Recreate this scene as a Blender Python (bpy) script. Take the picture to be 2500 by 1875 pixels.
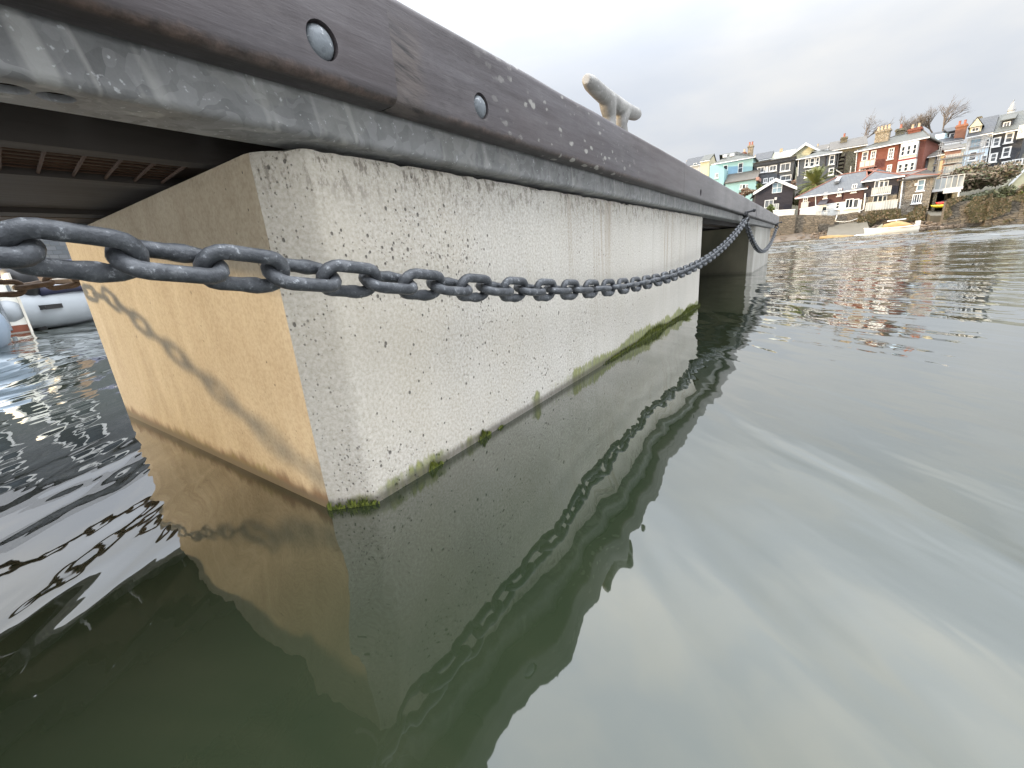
import bpy, bmesh, math, random
from mathutils import Vector, Matrix, noise, Euler
R_ = math.radians
random.seed(7)
for o in list(bpy.data.objects): bpy.data.objects.remove(o)
S = bpy.context.scene
COL = S.collection

# ------------------------------------------------------------------ camera
FPX, YAW, PIT, ROL, CH = 1015.33, -0.6236971, -0.2884113, -0.0803613, 0.3445254
PW, PH = 2500, 1875
def basis():
    f = Vector((math.sin(YAW)*math.cos(PIT), math.cos(YAW)*math.cos(PIT), math.sin(PIT)))
    r = Vector((math.cos(YAW), -math.sin(YAW), 0)); u = r.cross(f)
    c, s = math.cos(ROL), math.sin(ROL)
    return f, c*r+s*u, -s*r+c*u
F, RT, UP = basis()
O = Vector((0, 0, CH))
def ray(px, py): return F + RT*((px-PW/2)/FPX) - UP*((py-PH/2)/FPX)
def at(px, py, Y): d = ray(px, py); return O + d*(Y/d.y)          # survey: a sight line met at a distance Y north
def atx(px, py, X): d = ray(px, py); return O + d*(X/d.x)
cd = bpy.data.cameras.new('camera'); cam = bpy.data.objects.new('camera', cd); COL.objects.link(cam)
cam.matrix_world = Matrix(((RT.x, UP.x, -F.x, O.x), (RT.y, UP.y, -F.y, O.y), (RT.z, UP.z, -F.z, O.z), (0, 0, 0, 1)))
cd.sensor_width = 36; cd.lens = 36*FPX/PW; cd.clip_start = 0.01; cd.clip_end = 2000
S.camera = cam

# ------------------------------------------------------------------ nodes
def new_mat(name):
    m = bpy.data.materials.new(name); m.use_nodes = True
    nt = m.node_tree; nt.nodes.clear()
    out = nt.nodes.new('ShaderNodeOutputMaterial'); b = nt.nodes.new('ShaderNodeBsdfPrincipled')
    nt.links.new(b.outputs[0], out.inputs[0])
    return m, nt, b
def put(nt, sock, v):
    if isinstance(v, bpy.types.NodeSocket): nt.links.new(v, sock)
    elif isinstance(v, (tuple, list)):
        n = len(sock.default_value); sock.default_value = (tuple(v)+(1,))[:n] if len(v) < n else tuple(v)[:n]
    else: sock.default_value = v
def nd(nt, t, out=0, props=None, **kw):
    n = nt.nodes.new('ShaderNode'+t)
    for k, v in (props or {}).items(): setattr(n, k, v)
    for k, v in kw.items():
        put(nt, n.inputs[int(k[1:])] if k[0] == 'i' and k[1:].isdigit() else n.inputs[k], v)
    return n.outputs[out]
def mth(nt, op, a, b=0.0, c=0.0, clamp=False): return nd(nt, 'Math', props={'operation': op, 'use_clamp': clamp}, i0=a, i1=b, i2=c)
def ramp(nt, fac, stops, interp='LINEAR'):
    n = nt.nodes.new('ShaderNodeValToRGB'); cr = n.color_ramp; cr.interpolation = interp
    while len(cr.elements) < len(stops): cr.elements.new(0.5)
    for e, (p, c) in zip(cr.elements, stops):
        e.position = p
        if not isinstance(c, (tuple, list)): c = (c, c, c)
        e.color = tuple(c)+(1,)
    nt.links.new(fac, n.inputs[0]); return n.outputs[0]
def mix(nt, fac, a, b, bt='MIX'):
    n = nt.nodes.new('ShaderNodeMix'); n.data_type = 'RGBA'; n.blend_type = bt
    put(nt, n.inputs[0], fac); put(nt, n.inputs[6], a); put(nt, n.inputs[7], b); return n.outputs[2]
def smooth(nt, v, lo, hi): return nd(nt, 'MapRange', props={'interpolation_type': 'SMOOTHSTEP'}, Value=v, **{'From Min': lo, 'From Max': hi})
def coords(nt, sc=(1, 1, 1), rot=(0, 0, 0), kind='Object'):
    tc = nt.nodes.new('ShaderNodeTexCoord'); m = nt.nodes.new('ShaderNodeMapping')
    nt.links.new(tc.outputs[kind], m.inputs[0]); m.vector_type = 'TEXTURE'; m.inputs['Scale'].default_value = [1/q if q else 1e9 for q in sc]; m.inputs['Rotation'].default_value = rot
    return m.outputs[0]
def noi(nt, scale, sc=(1, 1, 1), detail=4, rough=.55, dist=0, rot=(0, 0, 0)):
    return nd(nt, 'TexNoise', Vector=coords(nt, sc, rot), Scale=scale, Detail=detail, Roughness=rough, Distortion=dist)
def bump(nt, b, h, dist, strength=1.0):
    n = nd(nt, 'Bump', Height=h, Distance=dist, Strength=strength); nt.links.new(n, b.inputs['Normal'])
def xyz(nt):
    n = nt.nodes.new('ShaderNodeSeparateXYZ'); nt.links.new(coords(nt), n.inputs[0]); return n.outputs

def simple(name, col, rough=.8, vary=.25, scale=3, metal=0, bmp=0, sc=(1, 1, 1), col2=None):
    m, nt, b = new_mat(name)
    c2 = col2 or tuple(x*(1-vary) for x in col)
    put(nt, b.inputs['Base Color'], ramp(nt, noi(nt, scale, sc), [(.3, c2), (.7, col)]))
    b.inputs['Roughness'].default_value = rough; b.inputs['Metallic'].default_value = metal
    if bmp: bump(nt, b, noi(nt, scale*4, sc), bmp)
    return m

def concrete_mat(name, smoothface=False):
    m, nt, b = new_mat(name); X, Y, Z = xyz(nt)
    big = noi(nt, 3.2, (1, 1, .6), 5); fine = noi(nt, 55, detail=3); med = noi(nt, 14, (1, 1, .35), 5, .65)
    if smoothface:
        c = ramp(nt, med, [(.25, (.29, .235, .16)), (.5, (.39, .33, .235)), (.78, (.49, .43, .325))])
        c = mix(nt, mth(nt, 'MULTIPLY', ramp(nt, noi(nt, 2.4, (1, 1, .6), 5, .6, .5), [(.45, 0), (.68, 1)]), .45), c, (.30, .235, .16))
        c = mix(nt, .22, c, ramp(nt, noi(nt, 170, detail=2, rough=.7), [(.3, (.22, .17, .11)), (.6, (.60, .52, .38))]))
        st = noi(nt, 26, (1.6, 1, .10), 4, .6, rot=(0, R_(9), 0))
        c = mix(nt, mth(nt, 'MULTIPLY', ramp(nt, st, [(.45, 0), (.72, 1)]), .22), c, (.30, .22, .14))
    else:
        c = ramp(nt, big, [(.25, (.30, .275, .23)), (.5, (.42, .39, .335)), (.75, (.485, .46, .405))])
        c = mix(nt, ramp(nt, med, [(.42, 0), (.68, .7)]), c, (.38, .345, .275))
        vst = noi(nt, 5.5, (1, 1, .12), 5, .65, .4); c = mix(nt, mth(nt, 'MULTIPLY', ramp(nt, vst, [(.48, 0), (.66, 1)]), .38), c, (.30, .27, .215))
        sal = noi(nt, 190, detail=2, rough=.7)
        c = mix(nt, .45, c, ramp(nt, sal, [(.30, (.22, .205, .18)), (.5, (.45, .43, .39)), (.68, (.66, .64, .60))]), 'MIX')
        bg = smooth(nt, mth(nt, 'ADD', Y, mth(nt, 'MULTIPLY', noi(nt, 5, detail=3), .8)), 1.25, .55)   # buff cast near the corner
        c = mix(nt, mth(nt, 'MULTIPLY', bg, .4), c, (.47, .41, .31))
    # pores left by air bubbles
    dens = noi(nt, 4.5, (1, 1, .7), 3)
    def pores(scale, lo, hi, cut):
        v = nt.nodes.new('ShaderNodeTexVoronoi'); nt.links.new(coords(nt, (1, 1, .75)), v.inputs['Vector']); v.inputs['Scale'].default_value = scale
        sep = nt.nodes.new('ShaderNodeSeparateColor'); nt.links.new(v.outputs['Color'], sep.inputs[0])
        keep = mth(nt, 'LESS_THAN', sep.outputs[0], mth(nt, 'MULTIPLY', mth(nt, 'MULTIPLY', ramp(nt, dens, [(.38, .03), (.66, 1)]), smooth(nt, Y, 1.9, .35)), cut))
        d = mth(nt, 'ADD', v.outputs['Distance'], mth(nt, 'MULTIPLY', mth(nt, 'SUBTRACT', fine, .5), .25))
        return mth(nt, 'MULTIPLY', keep, smooth(nt, mth(nt, 'DIVIDE', d, mth(nt, 'ADD', mth(nt, 'MULTIPLY', sep.outputs[1], .8), .35)), hi, lo))
    p1 = pores(56, .08, .22, .06 if not smoothface else .05); p2 = pores(130, .14, .33, .28 if not smoothface else .06)
    p3 = pores(270, .2, .42, .6 if not smoothface else .03)
    pr = mth(nt, 'MAXIMUM', mth(nt, 'MULTIPLY', p1, .85), mth(nt, 'MAXIMUM', mth(nt, 'MULTIPLY', p2, .8), mth(nt, 'MULTIPLY', p3, .5)))
    c = mix(nt, pr, c, (.075, .067, .055))
    if not smoothface:
        # rusty runs from under the steel, dark grime on the top arris, algae at the waterline
        s1 = noi(nt, 34, (1, 1, .03), 4, .6, .4); s2 = noi(nt, 6, (1, 1, .05), 3)
        top = smooth(nt, Z, .02, .5)
        run = mth(nt, 'MULTIPLY', mth(nt, 'MULTIPLY', ramp(nt, s1, [(.54, 0), (.61, 1)]), mth(nt, 'MULTIPLY', ramp(nt, s2, [(.44, 0), (.56, 1)]), smooth(nt, Y, .5, 1.7))), top)
        c = mix(nt, mth(nt, 'MULTIPLY', run, .62), c, (.22, .165, .105))
        gr = mth(nt, 'MULTIPLY', smooth(nt, mth(nt, 'SUBTRACT', Z, mth(nt, 'MULTIPLY', s1, .06)), .37, .485), ramp(nt, noi(nt, 80, (1, 1, .45), 4, .75), [(.51, 0), (.60, 1)]))
        c = mix(nt, mth(nt, 'MULTIPLY', gr, .85), c, (.09, .07, .05))
    else:
        s1 = noi(nt, 30, (1, 1, .2), 3)
        c = mix(nt, mth(nt, 'MULTIPLY', smooth(nt, mth(nt, 'SUBTRACT', Z, mth(nt, 'MULTIPLY', s1, .05)), .014, -.012), .85), c, (.10, .05, .025))
    al = noi(nt, 95, (1, 1, .12), 3, .7); al2 = noi(nt, 4, (1, 1, 0), 3)
    grow = smooth(nt, Y, .2, 1.6) if not smoothface else 0.25
    lvl = mth(nt, 'MULTIPLY', mth(nt, 'ADD', mth(nt, 'MULTIPLY', grow, .034), mth(nt, 'MULTIPLY', ramp(nt, al2, [(.4, 0), (.6, 1)]), .030)), mth(nt, 'ADD', al, .35))
    am = mth(nt, 'MULTIPLY', smooth(nt, mth(nt, 'SUBTRACT', Z, lvl), .004, -.006), mth(nt, 'MAXIMUM', smooth(nt, mth(nt, 'ADD', Y, mth(nt, 'MULTIPLY', al, .3)), 1.0, 1.35), mth(nt, 'MAXIMUM', ramp(nt, noi(nt, 8, (1, 1, .3), 4, .7), [(.52, 0), (.60, 1)]), mth(nt, 'MULTIPLY', smooth(nt, Y, .335, .325), .8)))) if not smoothface else smooth(nt, mth(nt, 'SUBTRACT', Z, lvl), .004, -.006)
    c = mix(nt, mth(nt, 'MULTIPLY', mth(nt, 'MULTIPLY', am, smooth(nt, Y, 4.5, 3)), .80 if not smoothface else .25), c, ramp(nt, al, [(.35, (.04, .06, .008)), (.65, (.20, .21, .03))]))
    wet = smooth(nt, mth(nt, 'SUBTRACT', Z, mth(nt, 'MULTIPLY', al, .01)), .017, .002)
    c = mix(nt, mth(nt, 'MULTIPLY', wet, .75), c, (.07, .06, .045))
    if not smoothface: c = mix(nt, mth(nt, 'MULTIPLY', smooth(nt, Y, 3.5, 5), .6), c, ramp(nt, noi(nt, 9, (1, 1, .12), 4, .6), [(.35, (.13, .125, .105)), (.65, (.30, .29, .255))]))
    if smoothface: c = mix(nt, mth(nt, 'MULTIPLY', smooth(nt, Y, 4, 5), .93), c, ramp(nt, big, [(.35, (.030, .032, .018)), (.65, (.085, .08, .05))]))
    nt.links.new(c, b.inputs['Base Color']); b.inputs['Roughness'].default_value = .85
    h = mth(nt, 'SUBTRACT', mth(nt, 'MULTIPLY', fine, .25 if not smoothface else .12), mth(nt, 'MULTIPLY', pr, 1.0))
    bump(nt, b, h, .003)
    return m

def timber_mat(name):
    m, nt, b = new_mat(name); X, Y, Z = xyz(nt)
    g = noi(nt, 18, (1, .13, 1.5), 6, .68); g2 = noi(nt, 3, (1, .4, 1), 4); fine = noi(nt, 110, (1, .16, 1.3), 4, .75)
    c = ramp(nt, g, [(.3, (.038, .031, .032)), (.5, (.063, .055, .058)), (.72, (.088, .080, .084))])
    c = mix(nt, ramp(nt, g2, [(.42, 0), (.66, .6)]), c, (.056, .037, .032))
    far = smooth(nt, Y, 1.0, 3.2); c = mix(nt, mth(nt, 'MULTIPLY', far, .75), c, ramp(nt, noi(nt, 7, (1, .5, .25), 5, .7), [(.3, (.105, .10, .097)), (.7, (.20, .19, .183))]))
    # bruised lower arris
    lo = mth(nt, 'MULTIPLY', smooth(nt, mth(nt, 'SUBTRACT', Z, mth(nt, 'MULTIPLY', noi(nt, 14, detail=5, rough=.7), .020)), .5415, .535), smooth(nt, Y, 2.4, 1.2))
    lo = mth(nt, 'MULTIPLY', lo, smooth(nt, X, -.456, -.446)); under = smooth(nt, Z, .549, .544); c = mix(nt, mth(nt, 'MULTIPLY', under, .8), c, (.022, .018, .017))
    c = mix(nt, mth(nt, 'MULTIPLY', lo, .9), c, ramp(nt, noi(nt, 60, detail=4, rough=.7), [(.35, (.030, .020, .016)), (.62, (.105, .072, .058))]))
    # end-grain weathering just past the butt joint
    eg = mth(nt, 'MULTIPLY', mth(nt, 'MULTIPLY', smooth(nt, Y, .419, .4215), smooth(nt, mth(nt, 'ADD', Y, mth(nt, 'MULTIPLY', noi(nt, 30, detail=4), .03)), .505, .475)), smooth(nt, Z, .655, .60))
    ck = noi(nt, 45, (1, .22, 1.9), 5, .7, rot=(R_(-14), 0, 0)); c = mix(nt, mth(nt, 'MULTIPLY', eg, .9), c, ramp(nt, ck, [(.40, (.012, .009, .008)), (.48, (.070, .056, .050)), (.7, (.115, .095, .084))]))
    # pale lichen flecks
    v = nt.nodes.new('ShaderNodeTexVoronoi'); nt.links.new(coords(nt, (1, .55, 1)), v.inputs['Vector']); v.inputs['Scale'].default_value = 70
    sep = nt.nodes.new('ShaderNodeSeparateColor'); nt.links.new(v.outputs['Color'], sep.inputs[0])
    zone = mth(nt, 'MULTIPLY', smooth(nt, Y, .55, .8), smooth(nt, Y, 1.5, 1.05))
    fl = mth(nt, 'MULTIPLY', mth(nt, 'MULTIPLY', mth(nt, 'LESS_THAN', sep.outputs[0], .42), zone), smooth(nt, mth(nt, 'ADD', v.outputs['Distance'], mth(nt, 'MULTIPLY', noi(nt, 120, detail=3), .5)), .72, .55))
    c = mix(nt, mth(nt, 'MULTIPLY', fl, .8), c, (.30, .29, .26))
    ckl = noi(nt, 38, (1, .10, 2.2), 4, .75, .3); ck2 = noi(nt, 5, (1, .6, 1), 3)
    crack = mth(nt, 'MULTIPLY', ramp(nt, ckl, [(.485, 0), (.5, 1), (.515, 0)]), ramp(nt, ck2, [(.5, 0), (.62, 1)])); c = mix(nt, mth(nt, 'MULTIPLY', crack, .75), c, (.022, .018, .017))
    mot = noi(nt, 26, (1, .5, 1), 5, .7); c = mix(nt, mth(nt, 'MULTIPLY', ramp(nt, mot, [(.5, 0), (.75, 1)]), .35), c, (.13, .118, .115))
    # fine white rub marks
    c = mix(nt, mth(nt, 'MULTIPLY', ramp(nt, fine, [(.68, 0), (.8, 1)]), .3), c, (.25, .23, .21))
    nt.links.new(c, b.inputs['Base Color'])
    nt.links.new(ramp(nt, g, [(.3, .72), (.7, .5)]), b.inputs['Roughness'])
    bump(nt, b, mth(nt, 'ADD', mth(nt, 'ADD', mth(nt, 'MULTIPLY', g, .35), mth(nt, 'MULTIPLY', fine, .25)), mth(nt, 'MULTIPLY', lo, mth(nt, 'MULTIPLY', noi(nt, 70, detail=4), .5))), .0022)
    return m

def galv_mat(name, base=.27, dark=.12, rough=.55, metal=.35, scale=18, streak=True, tint=(1, 1.02, 1.04)):
    m, nt, b = new_mat(name)
    v = nt.nodes.new('ShaderNodeTexVoronoi'); nt.links.new(mix(nt, .12, coords(nt), noi(nt, 9, detail=3)), v.inputs['Vector']); v.inputs['Scale'].default_value = scale
    sep = nt.nodes.new('ShaderNodeSeparateColor'); nt.links.new(v.outputs['Color'], sep.inputs[0])
    n = noi(nt, 10, detail=6, rough=.7)
    t = mth(nt, 'ADD', mth(nt, 'MULTIPLY', sep.outputs[0], .22), mth(nt, 'MULTIPLY', n, .78))
    c = ramp(nt, t, [(.28, tuple(dark*x for x in tint)), (.5, tuple((dark+base)/2*x for x in tint)), (.72, tuple(base*x for x in tint))])
    if streak:
        s = noi(nt, 26, (1, 1, .12), 3, .6, 0.3, rot=(R_(12), 0, 0))
        c = mix(nt, mth(nt, 'MULTIPLY', ramp(nt, s, [(.57, 0), (.64, 1)]), .5), c, (.40, .395, .37))
        pt = noi(nt, 5.5, (1, 1, 1), 4, .55, 1.2)
        c = mix(nt, mth(nt, 'MULTIPLY', ramp(nt, pt, [(.555, 0), (.57, 1), (.66, 1), (.675, 0)]), .22), c, (.30, .295, .265))
    sp = noi(nt, 160, detail=2)
    c = mix(nt, ramp(nt, sp, [(.66, 0), (.74, .6)]), c, (.55, .56, .56))
    nt.links.new(c, b.inputs['Base Color']); b.inputs['Metallic'].default_value = metal
    nt.links.new(ramp(nt, n, [(.3, rough-.12), (.7, rough+.12)]), b.inputs['Roughness'])
    bump(nt, b, mth(nt, 'ADD', n, mth(nt, 'MULTIPLY', sp, .4)), .0012)
    return m

def chain_mat(name):
    m, nt, b = new_mat(name)
    oi = nt.nodes.new('ShaderNodeObjectInfo'); tc = nt.nodes.new('ShaderNodeTexCoord')
    va = nt.nodes.new('ShaderNodeVectorMath'); va.operation = 'ADD'; nt.links.new(tc.outputs['Object'], va.inputs[0])
    cm = nt.nodes.new('ShaderNodeCombineXYZ'); nt.links.new(mth(nt, 'MULTIPLY', oi.outputs['Random'], 40), cm.inputs[0]); nt.links.new(cm.outputs[0], va.inputs[1])
    n = nd(nt, 'TexNoise', Vector=va.outputs[0], Scale=60, Detail=5, Roughness=.65); n2 = nd(nt, 'TexNoise', Vector=va.outputs[0], Scale=420, Detail=2); n3 = nd(nt, 'TexNoise', Vector=va.outputs[0], Scale=150, Detail=5, Roughness=.75)
    c = ramp(nt, n, [(.3, (.030, .033, .038)), (.55, (.066, .071, .078)), (.75, (.145, .15, .158))])
    c = mix(nt, mth(nt, 'MULTIPLY', mth(nt, 'MULTIPLY', ramp(nt, n3, [(.56, 0), (.66, 1)]), ramp(nt, n, [(.42, 0), (.6, 1)])), .6), c, (.42, .44, .46))
    nt.links.new(c, b.inputs['Base Color']); b.inputs['Metallic'].default_value = .3
    nt.links.new(ramp(nt, n, [(.3, .38), (.7, .62)]), b.inputs['Roughness'])
    bump(nt, b, mth(nt, 'ADD', n3, mth(nt, 'MULTIPLY', n2, .4)), .0009)
    return m

def slate_mat(name, c1, c2, sx=.35, sz=.18, rough=.6, mortar=.6, axes='xz'):
    m, nt, b = new_mat(name); X, Y, Z = xyz(nt)
    cm = nt.nodes.new('ShaderNodeCombineXYZ')
    nt.links.new(mth(nt, 'ADD', X, mth(nt, 'MULTIPLY', Y, 1.0 if axes == 'xz' else .001)), cm.inputs[0]); nt.links.new(Z, cm.inputs[1])
    bt = nt.nodes.new('ShaderNodeTexBrick'); nt.links.new(cm.outputs[0], bt.inputs['Vector'])
    for k, v in {'Color1': c1+(1,), 'Color2': c2+(1,), 'Mortar': tuple(x*mortar for x in c2)+(1,)}.items(): bt.inputs[k].default_value = v
    bt.inputs['Scale'].default_value = 1; bt.inputs['Brick Width'].default_value = sx; bt.inputs['Row Height'].default_value = sz; bt.inputs['Mortar Size'].default_value = .012
    c = mix(nt, mth(nt, 'MULTIPLY', noi(nt, 1.3, detail=5, rough=.65), .55), bt.outputs[0], tuple(x*.55 for x in c1))
    lich = noi(nt, 2.3, (1, 1, 1.5), 5, .7); c = mix(nt, ramp(nt, lich, [(.58, 0), (.72, .35)]), c, (.22, .20, .13))
    nt.links.new(c, b.inputs['Base Color']); b.inputs['Roughness'].default_value = rough
    bump(nt, b, bt.outputs[1], -.01)
    return m
def board_mat(name, c1, c2, pitch=.16):
    m, nt, b = new_mat(name); X, Y, Z = xyz(nt)
    fr = mth(nt, 'FRACT', mth(nt, 'DIVIDE', Z, pitch)); idx = mth(nt, 'FLOOR', mth(nt, 'DIVIDE', Z, pitch))
    rn = nd(nt, 'TexWhiteNoise', props={'noise_dimensions': '1D'}, W=idx)
    c = mix(nt, mth(nt, 'ADD', mth(nt, 'MULTIPLY', rn, .5), mth(nt, 'MULTIPLY', noi(nt, 4, (1, 1, 4), 4), .5)), c1, c2)
    c = mix(nt, mth(nt, 'LESS_THAN', fr, .12), c, tuple(x*.3 for x in c1))
    nt.links.new(c, b.inputs['Base Color']); b.inputs['Roughness'].default_value = .7; bump(nt, b, fr, .02)
    return m
def rubble_mat(name, cols, scale=2.6, mortar=(.30, .27, .22), sq=(1, 1, 1.7)):
    m, nt, b = new_mat(name)
    vec = mix(nt, .08, coords(nt, sq), noi(nt, 3, detail=3))
    v = nt.nodes.new('ShaderNodeTexVoronoi'); nt.links.new(vec, v.inputs['Vector']); v.inputs['Scale'].default_value = scale
    e = nt.nodes.new('ShaderNodeTexVoronoi'); e.feature = 'DISTANCE_TO_EDGE'; nt.links.new(vec, e.inputs['Vector']); e.inputs['Scale'].default_value = scale
    sep = nt.nodes.new('ShaderNodeSeparateColor'); nt.links.new(v.outputs['Color'], sep.inputs[0])
    c = ramp(nt, sep.outputs[0], [(i/(len(cols)-1), k) for i, k in enumerate(cols)])
    c = mix(nt, mth(nt, 'MULTIPLY', noi(nt, 1.1, detail=5, rough=.7), .5), c, tuple(x*.45 for x in cols[0]))
    c = mix(nt, smooth(nt, e.outputs[0], .05, .015), c, mortar)
    nt.links.new(c, b.inputs['Base Color']); b.inputs['Roughness'].default_value = .9
    bump(nt, b, smooth(nt, e.outputs[0], 0, .12), .06)
    return m
def render_mat(name, col, dirt=.3):
    m, nt, b = new_mat(name)
    c = mix(nt, mth(nt, 'MULTIPLY', ramp(nt, noi(nt, 1.4, (1, 1, .25), 6, .65), [(.4, 0), (.75, 1)]), dirt), col, tuple(x*.55 for x in col))
    nt.links.new(c, b.inputs['Base Color']); b.inputs['Roughness'].default_value = .8; bump(nt, b, noi(nt, 30, detail=3), .004)
    return m
def leaf_mat(name, c1, c2, scale=1.5):
    m, nt, b = new_mat(name)
    put(nt, b.inputs['Base Color'], ramp(nt, noi(nt, scale, detail=5, rough=.7), [(.3, c1), (.7, c2)]))
    b.inputs['Roughness'].default_value = .7
    return m
def glass_mat(name, col=(.02, .025, .03), rough=.06):
    m, nt, b = new_mat(name)
    put(nt, b.inputs['Base Color'], ramp(nt, noi(nt, .9, (1, 1, .4), 3), [(.4, col), (.65, tuple(x*2.2+.01 for x in col))]))
    b.inputs['Roughness'].default_value = rough; b.inputs['IOR'].default_value = 1.6
    return m

M = dict(
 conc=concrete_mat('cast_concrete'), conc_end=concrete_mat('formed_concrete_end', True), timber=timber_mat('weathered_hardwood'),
 galv=galv_mat('galvanised_steel', .27, .11, .6, .2, 75, True, (1, 1, .985)), bolt=galv_mat('zinc_bolt', .17, .08, .6, .2, 60, False, (.9, 1.0, 1.08)), cleat=galv_mat('cast_zinc', .30, .15, .6, .15, 25, False, (1.04, 1, .93)),
 chain=chain_mat('chain_steel'), rustchain=simple('rusty_chain', (.13, .085, .055), .8, .5, 60, bmp=.001), black=simple('black_iron', (.012, .012, .014), .6, .3, 40),
 beam=simple('tarred_beam', (.035, .028, .022), .85, .5, 9, sc=(1, .1, 1), bmp=.002), deckwood=simple('deck_board', (.10, .068, .042), .85, .5, 12, sc=(.1, 1, 1), bmp=.003),
 rust=simple('rusty_wire', (.06, .028, .015), .9, .4, 40), decktop=simple('deck_top', (.22, .20, .18), .9, .3, 10, sc=(.1, 1, 1)),
 white=render_mat('white_paint', (.66, .655, .62), .25), trim=simple('white_joinery', (.80, .80, .78), .5, .06, 3),
 glass=glass_mat('window_glass'), glass_l=glass_mat('curtained_glass', (.07, .075, .08), .2), glass_b=glass_mat('sky_glass', (.16, .22, .25), .12),
 turq=render_mat('turquoise_render', (.30, .49, .49), .2), turqd=render_mat('blue_render', (.24, .39, .50), .2), cream=render_mat('cream_render', (.62, .56, .38), .2), pale=render_mat('pale_yellow_render', (.62, .58, .38), .25),
 paleblue=render_mat('pale_blue_render', (.60, .70, .78), .1), grey=render_mat('grey_render', (.33, .33, .33), .3), ltgrey=render_mat('light_grey_render', (.58, .58, .56), .25),
 slatewall=slate_mat('slate_hung_wall', (.085, .095, .105), (.14, .145, .15), .28, .17), slatewall_d=slate_mat('black_slate_wall', (.035, .038, .045), (.06, .062, .07), .28, .17),
 roof=slate_mat('slate_roof', (.055, .060, .066), (.085, .09, .093), .3, .13), roof_g=slate_mat('mossy_slate_roof', (.062, .064, .050), (.095, .095, .075), .3, .13), roof_d=slate_mat('dark_slate_roof', (.030, .032, .036), (.050, .052, .055), .3, .13), roof_b=slate_mat('brown_slate_roof', (.075, .063, .048), (.11, .095, .072), .3, .13),
 roof_c=slate_mat('pale_cement_roof', (.36, .35, .25), (.44, .42, .30), .5, .3, mortar=.9), ridge=simple('red_ridge_tile', (.26, .11, .075), .8, .3, 4),
 brick=slate_mat('red_brick', (.235, .075, .05), (.30, .11, .07), .24, .08, .85, .8), brick2=slate_mat('orange_brick', (.40, .16, .09), (.46, .22, .13), .24, .08, .85, .8), redpan=render_mat('red_painted_panel', (.33, .05, .05), .2),
 tan=render_mat('tan_render', (.30, .235, .15), .4), boards=board_mat('brown_weatherboard', (.070, .030, .026), (.125, .055, .045)), bboards=board_mat('black_weatherboard', (.030, .026, .032), (.05, .043, .05)),
 rubble=rubble_mat('rubble_stone', [(.17, .135, .10), (.32, .27, .20), (.23, .20, .16), (.40, .34, .26)], 2.6), quay=rubble_mat('quay_stone', [(.13, .105, .075), (.22, .18, .13), (.17, .14, .10), (.25, .205, .145)], 2.8, (.085, .07, .05), (1, 1, 2.2)),
 chim=rubble_mat('chimney_stone', [(.32, .25, .16), (.48, .39, .27), (.38, .32, .22)], 3.5), chimd=rubble_mat('mossy_chimney_stone', [(.17, .145, .085), (.27, .23, .14), (.22, .19, .11)], 3.5), pot=simple('clay_pot', (.58, .45, .30), .8, .2, 4), potr=simple('red_clay_pot', (.42, .16, .10), .8, .2, 4),
 bark=simple('winter_bark', (.19, .155, .125), .9, .35, 3), trunk=simple('palm_trunk', (.14, .10, .06), .95, .4, 6, bmp=.02),
 palm=leaf_mat('palm_frond', (.075, .09, .022), (.19, .20, .05)), scrub=leaf_mat('brown_scrub', (.10, .070, .040), (.24, .18, .11), .7), olive=leaf_mat('olive_leaves', (.035, .045, .015), (.10, .105, .035), .7), ivy=leaf_mat('ivy_leaves', (.030, .030, .012), (.115, .10, .045), .8), rustb=leaf_mat('rust_bramble', (.16, .06, .028), (.28, .13, .06), 1), green=leaf_mat('fresh_green', (.10, .14, .03), (.19, .22, .05)),
 hill=leaf_mat('hillside_ground', (.028, .028, .013), (.085, .072, .036), .9), shore=rubble_mat('shore_stones', [(.10, .07, .045), (.24, .17, .11), (.16, .115, .075), (.34, .25, .17)], 3.2, (.07, .05, .035), (1, 1, 1)), weed=leaf_mat('wet_shore', (.05, .035, .022), (.13, .095, .06), 1.2),
 slip=render_mat('slipway_concrete', (.11, .095, .068), .5), sand=simple('ochre_sand', (.30, .19, .075), .9, .4, 2),
 hullw=simple('white_gelcoat', (.80, .78, .70), .35, .08, 2), hully=simple('cream_hull_paint', (.66, .65, .60), .4, .08, 2), canvas=simple('tan_canvas', (.36, .22, .085), .85, .3, 2.5, bmp=.03), canvasg=simple('green_grey_canvas', (.20, .20, .13), .85, .3, 2.5),
 tube=simple('grey_inflatable_fabric', (.33, .355, .375), .45, .1, 5), greyhull=simple('blue_grey_hull', (.20, .25, .31), .3, .1, 3), navy=simple('navy_cover', (.012, .014, .045), .7, .3, 6), antif=simple('antifouling', (.20, .06, .03), .8, .3, 6), blackp=simple('black_plastic', (.012, .012, .013), .4, .2, 9),
 jetty=simple('old_jetty_timber', (.17, .11, .065), .9, .5, 8, sc=(1, .1, 1), bmp=.006), kred=simple('red_plastic', (.62, .035, .02), .4, .1, 3), kyel=simple('yellow_plastic', (.75, .62, .03), .4, .1, 3),
 rail=simple('pale_rail', (.62, .58, .50), .6, .15, 4), glassrail=glass_mat('balcony_glass', (.22, .23, .22), .15), dark=simple('dark_opening', (.012, .012, .012), .9, .3, 2), pinkw=render_mat('pink_render', (.42, .24, .19), .3),
)

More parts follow.
